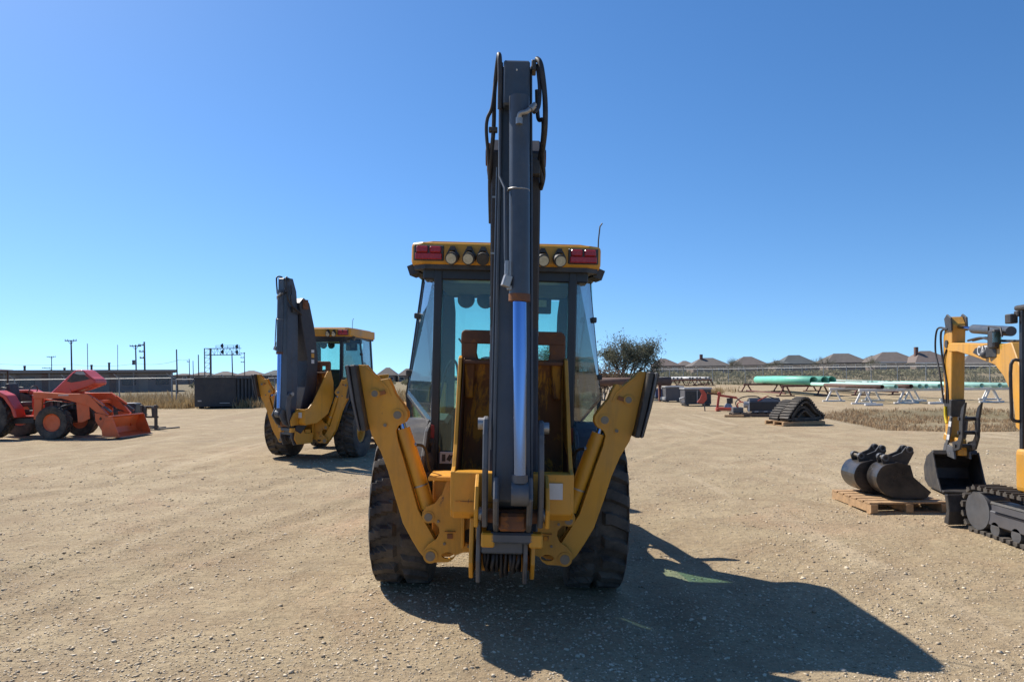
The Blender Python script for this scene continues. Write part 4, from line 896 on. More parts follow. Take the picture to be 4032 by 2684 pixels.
# ------------------------------------------------------------------ pallets, cabinets and attachments on the right
def pallet(loc, rz, L, W, label, mat='wood', name='pallet', group='wooden pallets'):
    r = empty(name, loc, rz, label, 'pallet', group)
    n = 6
    for i in range(n):
        x = -L/2+(i+0.5)*L/n; MB().box(x-L/n*0.38, x+L/n*0.38, -W/2, W/2, 0.125, 0.145).build('plank', M[mat], r)
    for y in (-W/2+0.05, 0, W/2-0.05):
        MB().box(-L/2, L/2, y-0.045, y+0.045, 0.022, 0.1245).build('stringer', M[mat], r)
    for x in (-L/2+0.06, 0, L/2-0.06): MB().box(x-0.05, x+0.05, -W/2, W/2, 0.0, 0.0215).build('bottom_board', M[mat], r)
    return r
# rubber tracks on a pallet
tp = ground_hit(3128, 1672)
pallet((tp.x, tp.y, terr(tp.x, tp.y)), R(12), 1.55, 1.15, 'pale wooden pallet carrying a heap of black rubber tracks')
def track_heap(c, rz):
    r = empty('rubber_tracks', c, rz, 'folded black rubber excavator tracks heaped on a pale wooden pallet', 'tracks')
    path = spline([(-0.72, 0.08), (-0.5, 0.35), (-0.15, 0.66), (0.12, 0.74), (0.36, 0.58), (0.62, 0.30), (0.86, 0.16), (0.82, 0.05), (0.4, 0.04), (-0.3, 0.04), (-0.72, 0.08)], 7)
    def band(path, y0, y1, name):
        mb = MB(); k = len(path); v = []; f = []
        for i, p in enumerate(path):
            d = (path[min(i+1, k-1)]-path[max(i-1, 0)]); n = Vector((-d.y, d.x)).normalized()*0.018
            for y in (y0, y1):
                for sg in (1, -1): v.append((p.x+n.x*sg, y, p.y+n.y*sg))
        for i in range(k-1):
            a = i*4; b = a+4
            for q, w in ((0, 1), (1, 3), (3, 2), (2, 0)): f.append((a+q, a+w, b+w, b+q))
        mb.add(v, f); o = mb.build(name, M['rubber'], r)
        # tread bars: single link mesh shared by all the bars
        lm = MB().box(-0.025, 0.025, y0-0.01, y1+0.01, 0.0, 0.035).build('tread_bar', M['rubber'], o); first = True
        dist = 0
        for i in range(1, k-1):
            d = (path[i+1]-path[i-1]); dist += (path[i]-path[i-1]).length
            if dist < 0.075: continue
            dist = 0; ang = math.atan2(d.y, d.x)
            t = lm if first else lm.copy()
            if not first: COL.objects.link(t)
            first = False
            flip = 0 
            n = Vector((-d.y, d.x)).normalized()*0.016
            t.location = (path[i].x+n.x, 0, path[i].y+n.y); t.rotation_euler = (0, -ang, 0)
    band(path, -0.45, -0.06, 'track_belt')
    p2 = [Vector((p.x*0.92-0.06, p.y*0.86)) for p in path]; band(p2, 0.02, 0.42, 'track_belt')
    for q, (k, y0, y1) in enumerate(((0.80, -0.43, -0.08), (0.60, -0.40, 0.30), (0.42, -0.42, 0.25))):
        band([Vector((p.x*k+0.03*(-1)**q, 0.05+p.y*k*(0.94-0.05*q))) for p in path], y0, y1, 'inner_belt')
    MB().prism([(p.x*0.66, max(0.03, p.y*0.70-0.02)) for p in path[:-1]], 'y', -0.20, 0.36).build('folded_belt', M['rubber'], r)
    inner = spline([(-0.5, 0.06), (-0.3, 0.28), (0.0, 0.42), (0.25, 0.30), (0.5, 0.08)], 6); band(inner, -0.40, -0.10, 'inner_belt')
    return r
track_heap((tp.x, tp.y, terr(tp.x, tp.y)+0.16), R(24))
# black machine attachment on a dark pallet
ap = ground_hit(2975, 1640)
pallet((ap.x, ap.y, terr(ap.x, ap.y)), R(-10), 1.95, 1.2, 'weathered grey pallet under the black flail attachment', 'wood_dark')
MBp = tag(MB().obox((ap.x-1.0, ap.y-0.45, terr(ap.x-1, ap.y)+0.05), (0.75, 0.12, 0.09), (0, 0, R(-28))).build('timber', M['wood'], None, 0.008), 'pale loose timber beside the black flail attachment', 'timber')
def flail(c, rz):
    r = empty('flail_attachment', c, rz, 'black flail mower attachment with red edged hood sitting on weathered pallet', 'attachment')
    MB().prism([(-0.40, 0.06), (0.42, 0.06), (0.46, 0.35), (0.30, 0.52), (-0.05, 0.60), (-0.40, 0.44)], 'x', -0.28, 0.92).build('hood', M['frame_black'], r, 0.02)
    MB().prism([(0.02, 0.505), (0.40, 0.70), (0.42, 0.665), (0.04, 0.47)], 'y', -0.44, -0.40).build('hood_edge', M['implement_red'], r)
    MB().prism([(0.40, 0.70), (0.90, 0.52), (0.86, 0.49), (0.40, 0.665)], 'y', -0.44, -0.40).build('hood_edge', M['black'], r)
    MB().box(-0.34, -0.285, -0.42, -0.34, 0.06, 0.46).build('skid_plate', M['white'], r, 0.006)
    MB().cyl((-0.50, -0.30, 0.34), (-0.32, -0.30, 0.34), 0.13, 16).build('drive_motor', M['grey_lid'], r)
    MB().box(-0.92, -0.52, -0.40, 0.2, 0.02, 0.22).build('mount_plate', M['link'], r, 0.01)
    MB().tube(spline([(-0.75, -0.35, 0.2), (-0.80, -0.3, 0.45), (-0.5, -0.25, 0.64), (0.0, -0.2, 0.66), (0.2, -0.2, 0.55)], 6), 0.022, 7).build('hydraulic_hose', M['hose'], r)
    MB().tube(spline([(-0.7, -0.25, 0.2), (-0.72, -0.2, 0.38), (-0.55, -0.25, 0.44), (-0.45, -0.3, 0.36)], 6), 0.024, 7).build('red_hose', M['implement_red'], r)
    MB().box(-0.2, 0.85, -0.47, -0.41, 0.03, 0.10).build('front_bar', M['link'], r, 0.006)
    for x in (-0.1, 0.25, 0.6): MB().box(x, x+0.14, -0.476, -0.471, 0.05, 0.075).build('bar_decal', M['white'], r)
flail((ap.x, ap.y, terr(ap.x, ap.y)+0.147), R(-10))
# red auger implement
def auger():
    p = ground_hit(2852, 1618); p.z = terr(p.x, p.y)
    r = empty('auger_drive', p, R(-12), 'bright red three point digger frame beside the black flail attachment', 'implement')
    Rd = M['implement_red']
    MB().box(-0.35, 0.65, -0.55, -0.45, 0.06, 0.18).build('base_beam', Rd, r, 0.012)
    MB().box(-0.35, 0.65, 0.35, 0.45, 0.06, 0.18).build('base_beam', Rd, r, 0.012)
    MB().box(-0.38, -0.26, -0.45, 0.35, 0.0, 0.14).build('cross_beam', Rd, r, 0.012)
    MB().bar((-0.32, 0, 0.1), (-0.22, 0, 0.80), 0.14, 0.10).build('mast', Rd, r)
    MB().cyl((-0.22, -0.1, 0.82), (-0.22, 0.1, 0.82), 0.08, 12).build('mast_pivot', Rd, r)
    MB().bar((-0.22, 0, 0.74), (0.55, 0, 0.62), 0.10, 0.10).build('top_link', Rd, r)
    MB().bar((0.55, 0, 0.62), (0.75, -0.05, 0.42), 0.06, 0.06).build('link_end', Rd, r)
    MB().cyl((0.25, 0.0, 0.36), (0.25, 0.0, 0.60), 0.14, 14).build('gearbox', M['black'], r)
    MB().cyl((0.18, 0.0, 0.18), (0.18, 0.0, 0.36), 0.20, 14, 0.12).build('gear_cover', M['grey_lid'], r)
    MB().bar((-0.22, 0, 0.76), (-0.75, -0.1, 0.86), 0.07, 0.07).build('boom_tube', M['rust'], r)
    MB().prism([(-1.25, 0.42), (-0.95, 0.36), (-0.78, 0.55), (-0.80, 0.82), (-0.95, 1.02), (-1.12, 1.02), (-1.02, 0.80), (-1.10, 0.60)], 'y', -0.14, -0.04).build('yoke', Rd, r, 0.012)
    MB().bar((-0.90, -0.10, 0.40), (-0.88, -0.10, 0.0), 0.05, 0.05).build('stand_leg', M['link'], r)
    MB().bar((0.3, 0.2, 0.7), (0.3, 0.2, 0.18), 0.06, 0.06).build('brace', Rd, r)
auger()
# cabinets
def cabinet(px0, px1, py0, py1, body, lid, label, depth, mech=False, overhang=0.04):
    p = ground_hit((px0+px1)/2, py1); w = (px1-px0)/FPX*p.y; h = (py1-py0)/FPX*p.y; g = terr(p.x, p.y)
    r = empty('steel_cabinet', (p.x, p.y+depth/2, g), 0, label, 'cabinet', 'steel equipment cabinets standing in a row')
    MB().box(-w/2, w/2, -depth/2, depth/2, 0.10, h-0.10).build('body', M[body], r, 0.02)
    MB().box(-w/2-overhang, w/2+overhang, -depth/2-overhang, depth/2+overhang, h-0.099, h).build('lid', M[lid], r, 0.015)
    for s in (-1, 1): MB().box(s*w*0.40-0.06, s*w*0.40+0.06, -depth/2-0.08, depth/2+0.08, 0.0, 0.099).build('skid', M['black'], r, 0.01)
    if mech:
        for k, (a, b) in enumerate(((-0.47, -0.06), (0.0, 0.46))):
            d = MB().box(a*w, b*w, -depth/2-0.012, -depth/2-0.001, 0.16, h-0.20).build('door', M['interior'], r, 0.004)
            for q in range(6):
                z = 0.24+q*(h-0.52)/5; MB().box(a*w+0.05, b*w-0.05, -depth/2-0.022, -depth/2-0.0125, z, z+0.05).build('louver', M['black'], d)
        MB().box(-0.045*w, -0.02*w, -depth/2-0.02, -depth/2-0.001, 0.12, h-0.14).build('door_strip', M['grey_lid'], r)
        MB().tube([(-w/2-0.02, -depth/2+0.1, 0.2), (-w/2-0.22, -depth/2+0.1, 0.22), (-w/2-0.24, -depth/2+0.1, 0.42), (-w/2-0.02, -depth/2+0.1, 0.46)], 0.05, 8).build('outlet_pipe', M['grey_lid'], r)
    else:
        MB().box(-w*0.44, w*0.44, -depth/2-0.010, -depth/2-0.001, 0.2, h-0.22).build('door', M[body], r, 0.006)
        MB().box(w*0.30, w*0.36, -depth/2-0.03, -depth/2-0.0105, h*0.45, h*0.55).build('handle', M['black'], r)
        MB().box(-w*0.6, -w*0.5, -depth/2-0.1, depth/2, 0.12, 0.3).build('side_box', M['grey_lid'], r, 0.02)
    return r
cabinet(2697, 2801, 1526, 1599, 'grey_box', 'grey_lid', 'biggest grey steel cabinet with dark louvered doors, nearest of the row', 1.1, True)
cabinet(2622, 2692, 1520, 1583, 'grey_box', 'grey_lid', 'plain grey steel cabinet standing between the blue cabinet and the louvered one', 1.2)
cabinet(2583, 2619, 1528, 1570, 'blue_box', 'grey_lid', 'small blue cabinet with grey lid at far end of the row', 1.0)
# white bent pipe guard
wp = ground_hit(2398, 1568)
tag(MB().tube(spline([(wp.x-0.35, wp.y, 0), (wp.x-0.33, wp.y, 0.45), (wp.x-0.15, wp.y, 0.92), (wp.x+0.3, wp.y, 0.95)], 6), 0.07, 10).tube(spline([(wp.x+0.05, wp.y, 0), (wp.x+0.05, wp.y, 0.68), (wp.x+0.3, wp.y, 0.74)], 6), 0.05, 10).tube([(wp.x+0.30, wp.y, 0), (wp.x+0.30, wp.y, 0.95)], 0.05, 10).build('pipe_guard', M['white'], None), 'white bent pipe guard behind the near backhoe stabilizer', 'pipe guard')

# ------------------------------------------------------------------ pipe racks
def trestle(root, x0, x1, Y, zt, mat, step, leg=0.09, foot=True):
    MB().box(x0, x1, Y-0.08, Y+0.08, zt-0.14, zt).build('beam', M[mat], root, 0.012)
    n = max(1, round((x1-x0)/step)); 
    for i in range(n+1):
        x = x0+0.25+(x1-x0-0.5)*i/n; g = terr(x, Y)
        for s in (-1, 1): MB().bar((x+s*0.12, Y, zt-0.141), (x+s*0.42, Y, g+0.06), leg, leg, (0, 1, 0)).build('leg', M[mat], root)
        MB().box(x-0.66, x+0.66, Y-0.07, Y+0.07, g-0.02, g+0.08).build('foot', M[mat], root, 0.008)
def rack(name, label, x0, x1, Ys, zt, mat, step):
    r = empty(name, (0, 0, 0), 0, label, 'pipe rack')
    for Y in Ys: trestle(r, x0, x1, Y, zt, mat, step)
    for x in (x0+0.25, x1-0.25):
        g = terr(x, (Ys[0]+Ys[-1])/2)
        if mat == 'rack_red': MB().bar((x, Ys[0], g+0.16), (x, Ys[-1], terr(x, Ys[-1])+0.12), 0.1, 0.1).build('runner', M[mat], r)
    return r
def pipe(x, y0, y1, z, ro, mat, label, group, dy=0.0):
    return tag(MB().pipe((x, y0, z), (x+dy, y1, z), ro, ro*0.88, 24).build('steel_pipe', M[mat], None), label, 'pipe', group)
ZT = terr(21, 53)+0.80
rack('pipe_rack', 'rust red trestle rack holding the large green pipes', 19.4, 28.0, (53.2, 62.0), ZT, 'rack_red', 2.9)
G1 = 'large green coated pipes on the red rack'
for x, y0, lb in ((21.2, 52.0, 'large green pipe at the outer end of the red rack, fully in view'), (22.12, 52.3, 'large green pipe second from the outer end of the red rack'), (22.76, 52.6, 'large green pipe third from the outer end of the red rack')):
    pipe(x, y0, y0+12, ZT+0.305, 0.30, 'mint', lb, G1)
pipe(25.0, 53, 64, ZT+0.115, 0.11, 'pipe_rust', 'thin brown pipe on the red rack beside the green pipes', 'thin pipes on the red rack')
for i, x in enumerate((25.6, 25.9, 26.5, 26.8, 27.1)):
    pipe(x, 53.2, 64.0, ZT+0.115, 0.11, 'white' if i in (0, 3) else 'mint_pale', ('slim pale pipe just right of the thin brown pipe on red rack', 'slim pale green pipe, second of the slim ones on red rack', 'slim pale green pipe in the middle of the slim ones on red rack', 'slim white pipe next to last on the red rack', 'slim pale green pipe at the far right end of red rack')[i], 'thin pipes on the red rack')
ZW = 0.81
rack('pipe_rack', 'white trestle rack holding brown and pale green pipes', 18.7, 28.4, (39.9, 43.6), ZW, 'white', 2.3)
G2 = 'pipes laid on the white rack'
def wpipe(px, ro, mat, lb, y0=39.3, ln=7.2):
    pipe(lvl(px, 1523)[0]/FPX*y0, y0, y0+ln, ZW+ro+0.004, ro, mat, lb, G2)
wpipe(3474, 0.11, 'pipe_rust', 'brown rusty pipe at the outer end of the white rack')
wpipe(3528, 0.115, 'mint_pale', 'pale green pipe next to the brown pipe on the white rack', ln=11)
wpipe(3588, 0.115, 'pipe_rust', 'grey brown pipe between pale green pipes on the white rack', ln=3.0, y0=39.4)
wpipe(3622, 0.12, 'mint_pale', 'pale green pipe just right of the grey brown one on white rack', ln=11)
wpipe(3648, 0.12, 'mint_pale', 'pale green pipe left of the excavator arm on white rack', ln=11)
wpipe(3700, 0.12, 'mint_pale', 'pale green pipe behind the excavator arm on white rack', ln=11)
wpipe(3866, 0.12, 'mint_pale', 'pale green pipe just right of the excavator arm on white rack', ln=11)
wpipe(3937, 0.12, 'mint_pale', 'pale green pipe under the excavator boom on white rack', ln=11)
wpipe(3977, 0.12, 'mint_pale', 'pale green pipe beside the excavator canopy post on white rack', ln=11)
# odd timbers lying under the white rack
for k, (px, py, L_) in enumerate(((3440, 1597, 0.9), (3600, 1582, 1.4), (3690, 1590, 1.0))):
    p = ground_hit(px, py); tag(MB().obox((p.x, p.y, terr(p.x, p.y)+0.06), (L_, 0.16, 0.11), (0, 0, 0.1*k)).build('timber', M['white'], None, 0.01), ('short pale timber under the near white trestle', 'pale timber lying under the middle of the white rack', 'pale timber lying under the white rack left of the excavator')[k], 'timber')
# white pipes far away and the long brown pipe
ZB = terr(18, 83)+0.72
r_ = rack('pipe_rack', 'low brown rack under white pipes behind the grey cabinets', 15.8, 22.4, (83.0, 88.0), ZB, 'rack_red', 2.2)
for i, px in enumerate((2653, 2668, 2684, 2717, 2728, 2745, 2757, 2780, 2793)):
    pipe((px-CX)/FPX*82.5, 82.5, 92.5, ZB+0.144, 0.14, 'white', ['first', 'second', 'third', 'fourth', 'fifth', 'sixth', 'seventh', 'eighth', 'last'][i]+' white pipe, counted from the tree, on the far low rack', 'white pipes on the far low rack')
lp_ = empty('long_pipe', (0, 0, 0), 0, 'long dark brown steel pipe on stands in front of the tree', 'pipe')
MB().pipe((4.4, 47.3, 1.28), (10.1, 47.0, 1.28), 0.26, 0.235, 24).build('pipe_body', M['pipe_rust'], lp_)
for x in (5.2, 9.4): MB().box(x-0.06, x+0.06, 47.0, 47.35, terr(x, 47.1)-0.02, 1.03).box(x-0.06, x+0.06, 46.85, 47.45, 1.03, 1.09).build('stand', M['rack_red'], lp_)

# ------------------------------------------------------------------ mini excavator on the right, facing away
def excavator():
    r = empty('mini_excavator', (5.95, 7.42, terr(5.95, 7.4)), 0, 'yellow mini excavator at right edge with bent arm and thumb bucket', 'excavator')
    Yw, Bk = M['cat_yellow'], M['black']
    def loc(p): return (p.x-5.95, p.y-7.42, p.z-r.location.z)
    # crawler tracks
    hl, hh, rr = 0.78, 0.25, 0.25
    per = 2*2*hl+2*math.pi*rr; npad = 44
    pm = MB().box(-0.15, 0.15, -0.033, 0.033, -0.018, 0.016).box(-0.148, 0.148, -0.012, 0.012, 0.016, 0.034)
    for s in (-1, 1):
        x = s*0.68
        fr = MB().prism([(-hl, 0.10), (hl, 0.10), (hl+0.08, 0.25), (hl, 0.38), (-hl, 0.38), (-hl-0.08, 0.25)], 'x', x-0.10, x+0.10).build('track_frame', Bk, r, 0.02)
        for e in (-hl, hl): MB().cyl((x-0.13, e, hh), (x+0.13, e, hh), 0.21, 22).build('sprocket', M['link'], fr)
        for k in range(4): MB().cyl((x-0.125, -0.5+0.33*k, 0.10), (x+0.125, -0.5+0.33*k, 0.10), 0.075, 14).build('roller', M['link'], fr)
        MB().prism([(-0.55, 0.30), (0.50, 0.30), (0.50, 0.36), (-0.55, 0.36)], 'x', x-0.151, x-0.135).build('step_plate', M['grey_box'], fr)
        MB().box(x-0.158, x-0.104, -0.30, -0.18, 0.16, 0.24).build('frame_label', M['sticker'] if s < 0 else Bk, fr)
        MB().box(x-0.125, x-0.101, -0.62, 0.62, 0.13, 0.29).build('frame_cover', M['grey_box'], fr, 0.01)
        base = None
        for k in range(npad):
            d = per*k/npad
            if d < 2*hl: y, z, a = -hl+d, hh+rr, 0
            elif d < 2*hl+math.pi*rr: t = (d-2*hl)/rr; y, z, a = hl+rr*math.sin(t), hh+rr*math.cos(t), -t
            elif d < 4*hl+math.pi*rr: y, z, a = hl-(d-2*hl-math.pi*rr), hh-rr, math.pi
            else: t = (d-4*hl-math.pi*rr)/rr; y, z, a = -hl-rr*math.sin(t), hh-rr*math.cos(t), math.pi-t
            o = pm.build('track_pad', M['rubber'], r) if base is None else base.copy()
            if base is not None: COL.objects.link(o)
            base = base or o
            o.location = (x, y, max(z, 0.022)); o.rotation_euler = (a, 0, 0)
    MB().box(-0.56, 0.56, -0.5, 0.5, 0.22, 0.42).build('undercarriage', Bk, r, 0.03)
    # blade at the front of the tracks
    bl = MB().prism([(1.12, 0.02), (1.22, 0.03), (1.16, 0.18), (1.20, 0.36), (1.14, 0.37), (1.10, 0.18)], 'x', -0.93, 0.90).build('dozer_blade', Bk, r, 0.006)
    for s in (-1, 1): MB().bar((s*0.4, 0.5, 0.28), (s*0.4, 1.12, 0.16), 0.10, 0.08).build('blade_arm', Bk, bl)
    # upper body
    ub = MB().prism([(-0.66, -0.95), (-0.3, -1.12), (0.3, -1.12), (0.66, -0.95), (0.72, 0.15), (0.55, 0.55), (-0.3, 0.55), (-0.68, 0.35)], 'z', 0.52, 0.98).build('upper_body', Yw, r, 0.06, 3)
    MB().cyl((0, 0, 0.42), (0, 0, 0.52), 0.38, 24).build('slew_ring', Bk, r)
    MB().box(-0.62, 0.62, -1.05, -0.45, 0.98, 1.35).build('engine_cover', Yw, ub, 0.08, 3)
    MB().box(-0.25, 0.25, -0.42, 0.0, 1.0, 1.15).obox((0, -0.42, 1.45), (0.48, 0.12, 0.65)).build('seat', Bk, r, 0.04)
    for (x, y) in ((-0.62, 0.30), (0.62, 0.30), (-0.62, -0.75), (0.62, -0.75)):
        MB().bar((x, y, 0.97), (x*0.98, y, 2.42), 0.055, 0.055, (0, 1, 0)).build('canopy_post', M['frame_black'], r, 0.006)
    MB().box(-0.645, 0.66, -0.95, 0.40, 2.42, 2.48).build('canopy', Bk, r, 0.03, 2)
    MB().box(-0.71, -0.63, 0.34, 0.44, 2.29, 2.39).box(-0.655, -0.61, 0.31, 0.38, 2.36, 2.42).build('work_lamp', Bk, r, 0.008)
    MB().tube(spline([(-0.62, 0.33, 1.90), (-0.70, 0.36, 1.86), (-0.70, 0.36, 1.40), (-0.69, 0.36, 1.28), (-0.62, 0.33, 1.26)], 4), 0.018, 7).build('grab_handle', Bk, r)
    for x in (-0.3, 0.3): MB().tube([(x, 0.25, 0.98), (x, 0.3, 1.35)], 0.015, 6).ball((x, 0.3, 1.37), 0.04).build('control_lever', Bk, r)
    # arm plane: starts at the swing bracket, runs forward and slightly right
    bx0, by0, sl = 6.00, 8.35, 0.22
    ux = Vector((sl, 1, 0)).normalized(); sd = Vector((1, -sl, 0)).normalized()
    def tz(px, py):                                     # frame position on the arm plane -> (distance along arm, height)
        u_, v_ = lvl(px, py); k = u_/FPX; t = (bx0-by0*k)/(k-sl); Yy = by0+t
        return t*math.sqrt(1+sl*sl), CAM_H-v_/FPX*Yy
    def z3(zx, zy): return tz(3500+zx/2.306, 1180+zy/2.306)
    def W(t, z, o): q = Vector((bx0, by0, 0))+ux*t+sd*o; return loc(Vector((q.x, q.y, z)))
    def slab(pts, o0, o1, name, mat, par=None, bev=0.006):
        k = len(pts); v = [W(t, z, o0) for t, z in pts]+[W(t, z, o1) for t, z in pts]
        f = [tuple(range(k)), tuple(range(2*k-1, k-1, -1))]+[(i, (i+1) % k, (i+1) % k+k, i+k) for i in range(k)]
        return MB().add(v, f).build(name, mat, par or r, bev)
    boom = [z3(*p) for p in [(588, 405), (640, 390), (960, 395), (1110, 400)]]
    t0 = boom[-1][0]
    boom += [(t0-0.25, 2.12), (t0-0.62, 1.62), (t0-0.75, 1.15), (t0-0.62, 1.0), (t0-0.35, 1.10), (t0-0.28, 1.45)]
    boom += [z3(*p) for p in [(1120, 690), (1040, 590), (840, 515), (690, 470), (610, 470), (585, 440)]]
    bo = slab(boom, -0.10, 0.10, 'boom', Yw, None, 0.01)
    lo = [z3(*p) for p in [(838, 478), (860, 440), (965, 405), (1010, 440), (985, 515), (900, 510)]]
    slab(lo, -0.1045, -0.1015, 'decal_field', Bk, bo, 0)
    a = z3(880, 500); pos = W(a[0], a[1], -0.1055); ang = math.atan2(ux.y, ux.x)
    # lettering reads along the boom, as seen from its outer side
    text('CAT', 0.17, pos, (R(90), 0, ang+math.pi), M['sticker'], bo, 'lettering')
    MB().box(*[c for q in range(3) for c in (pos[q], pos[q])]) if False else None
    # swing bracket
    MB().box(-0.10, 0.20, 0.5, 0.95, 0.55, 1.05).build('swing_bracket', Bk, r, 0.03)
    # boom lamp with guard
    c = z3(1055, 355); lx = W(c[0], c[1], -0.12)
    lm = MB().obox(lx, (0.10, 0.16, 0.24), (0, 0, -0.2)).build('boom_lamp', Bk, bo, 0.02)
    MB().obox((lx[0]-0.03, lx[1]-0.10, lx[2]+0.02), (0.10, 0.02, 0.13), (0, 0, -0.2)).build('lamp_glass', M['glass'], lm)
    MB().tube([W(c[0]+0.22, c[1]-0.10, -0.11), W(c[0]+0.20, c[1]+0.17, -0.11), W(c[0]-0.16, c[1]+0.13, -0.11), W(c[0]-0.2, c[1]+0.02, -0.11)], 0.011, 6).build('lamp_guard', Bk, lm)
    MB().obox(W(c[0]+0.10, c[1]-0.16, -0.10), (0.06, 0.22, 0.14)).build('lamp_mount', Bk, lm, 0.01)
    p = z3(965, 490); MB().ball(W(p[0], p[1], -0.12), 0.06).build('hose_joint', M['link'], bo)
    # arm cylinder on top of the boom
    e0, e1, e2 = z3(625, 245), z3(770, 265), z3(1000, 285)
    ac = MB().cyl(W(e2[0]-0.35, e2[1]-0.02, 0), W(e1[0], e1[1], 0), 0.062, 18).build('arm_cylinder', M['charcoal_light'], r)
    MB().cyl(W(e1[0], e1[1], 0), W(e0[0], e0[1], 0), 0.026, 14).build('piston_rod', M['chrome'], ac)
    for o in (-0.03, 0.03): MB().tube(spline([W(*z3(740, 370), o), W(*z3(860, 345), o), W(*z3(980, 370), o), W(z3(1100, 380)[0]-0.2, z3(1100, 380)[1], o)], 5), 0.016, 6).build('hydraulic_hose', M['hose'], r)
    # stick: hangs from the boom end
    tb = z3(590, 430)[0]
    st = [(tb-0.20, 2.30), (tb-0.22, 2.46), (tb-0.10, 2.58), (tb+0.04, 2.54), (tb+0.16, 2.28), (tb+0.19, 1.9), (tb+0.14, 1.3), (tb+0.12, 0.78), (tb+0.04, 0.70), (tb-0.08, 0.74), (tb-0.12, 1.3), (tb-0.17, 1.95)]
    sk = slab(st, -0.09, 0.09, 'stick', Yw, None, 0.010)
    slab([(tb-0.24, 2.36), (tb-0.22, 2.56), (tb-0.06, 2.62), (tb+0.05, 2.56), (tb-0.02, 2.38)], -0.115, -0.091, 'stick_ear', Bk, sk)
    slab([(tb-0.24, 2.36), (tb-0.22, 2.56), (tb-0.06, 2.62), (tb+0.05, 2.56), (tb-0.02, 2.38)], 0.091, 0.115, 'stick_ear', Bk, sk)
    MB().cyl(W(tb, 2.18, -0.11), W(tb, 2.18, 0.11), 0.06, 16).build('stick_pin', Bk, sk)
    # bucket cylinder on the far face, hoses, links
    bc = MB().cyl(W(tb+0.24, 1.95, 0), W(tb+0.21, 1.30, 0), 0.05, 14).build('bucket_cylinder', M['charcoal_light'], r)
    MB().cyl(W(tb+0.21, 1.30, 0), W(tb+0.18, 0.85, 0), 0.025, 12).build('piston_rod', M['chrome'], bc)
    MB().tube(spline([W(tb-0.05, 2.40, -0.10), W(tb+0.32, 2.42, -0.12), W(tb+0.42, 2.10, -0.12), W(tb+0.24, 1.75, -0.12), W(tb+0.14, 1.3, -0.1)], 6), 0.014, 7).build('hydraulic_hose', M['hose'], r)
    MB().tube(spline([W(tb-0.1, 2.40, -0.11), W(tb+0.16, 2.36, -0.12), W(tb+0.16, 2.0, -0.11), W(tb+0.02, 1.6, -0.10), W(tb+0.04, 1.3, -0.1)], 6), 0.016, 7).build('hydraulic_hose', M['hose'], r)
    MB().tube(spline([W(tb+0.0, 2.1, -0.1), W(tb+0.1, 1.9, -0.11), W(tb-0.02, 1.55, -0.10), W(tb-0.04, 1.3, -0.1)], 6), 0.012, 7).build('hydraulic_hose', M['hose'], r)
    slab([(tb-0.16, 1.36), (tb+0.16, 1.36), (tb+0.14, 1.10), (tb-0.12, 1.10)], -0.095, 0.095, 'thumb_mount', Bk, None, 0.01)
    MB().tube(spline([W(tb+0.05, 1.25, -0.11), W(tb+0.03, 1.1, -0.115), W(tb-0.02, 1.0, -0.115)], 4), 0.022, 7).build('warning_sleeve', pbr('yellow_sleeve', (0.75, 0.55, 0.02), 0.5), r)
    # links
    for o in (-0.105, 0.105):
        lk = slab([(tb-0.14, 1.12), (tb-0.20, 1.10), (tb-0.14, 0.86), (tb+0.04, 0.56), (tb+0.12, 0.58), (tb-0.02, 0.84)], o-0.012, o+0.012, 'side_link', M['link'], None, 0.004)
        for zz, tt in ((1.00, tb-0.14), (0.80, tb-0.06)): 
            if o < 0: slab([(tt-0.05, zz-0.04), (tt+0.05, zz-0.04), (tt+0.02, zz+0.04), (tt-0.08, zz+0.04)], o-0.0145, o-0.0125, 'link_label', M['sticker'], lk, 0)
    MB().obox(W(tb+0.10, 0.78, 0), (0.2, 0.16, 0.12), (0.3, 0, 0)).build('rod_end', Yw, r, 0.02)
    # thumb reaching up behind the bucket (towards the cab)
    th = [(tb-0.25, 0.60), (tb-0.50, 0.66), (tb-0.62, 0.84), (tb-0.64, 1.10), (tb-0.74, 1.34), (tb-0.60, 1.26), (tb-0.50, 1.06), (tb-0.50, 0.86), (tb-0.42, 0.78), (tb-0.22, 0.74)]
    tm_ = []
    for o in (-0.10, 0.10): tm_.append(slab(th, o-0.014, o+0.014, 'thumb_plate', M['frame_black'], None, 0.004))
    for q, (tt, zz) in enumerate(((tb-0.52, 1.10), (tb-0.50, 0.90), (tb-0.36, 0.70))): MB().cyl(W(tt, zz, -0.13), W(tt, zz, 0.13), 0.028, 10).build('thumb_bar', M['frame_black'], tm_[0])
    slab([(tb-0.12, 0.55), (tb-0.30, 0.55), (tb-0.28, 0.78), (tb-0.12, 0.82)], -0.06, 0.06, 'coupler', Yw, None, 0.01)
    # bucket, opening turned towards the cab
    bp = [(tb+0.02, 0.60), (tb+0.26, 0.50), (tb+0.40, 0.30), (tb+0.36, 0.10), (tb+0.18, 0.02), (tb-0.42, 0.02), (tb-0.42, 0.05), (tb+0.16, 0.06), (tb+0.32, 0.14), (tb+0.35, 0.30), (tb+0.22, 0.46), (tb-0.02, 0.54)]
    bk = slab(bp, -0.30, 0.30, 'digging_bucket', Bk, None, 0.006)
    for o in (-0.305, 0.305):
        slab([(tb-0.02, 0.57), (tb+0.25, 0.49), (tb+0.39, 0.30), (tb+0.35, 0.11), (tb+0.18, 0.03), (tb-0.36, 0.03), (tb-0.22, 0.2), (tb-0.10, 0.42)], o-0.01, o+0.01, 'bucket_side', Bk, bk, 0.003)
    for o in (-0.10, 0.10): slab([(tb-0.30, 0.50), (tb-0.26, 0.66), (tb+0.10, 0.70), (tb+0.20, 0.52)], o-0.014, o+0.014, 'bucket_ear', M['link'], bk, 0.004)
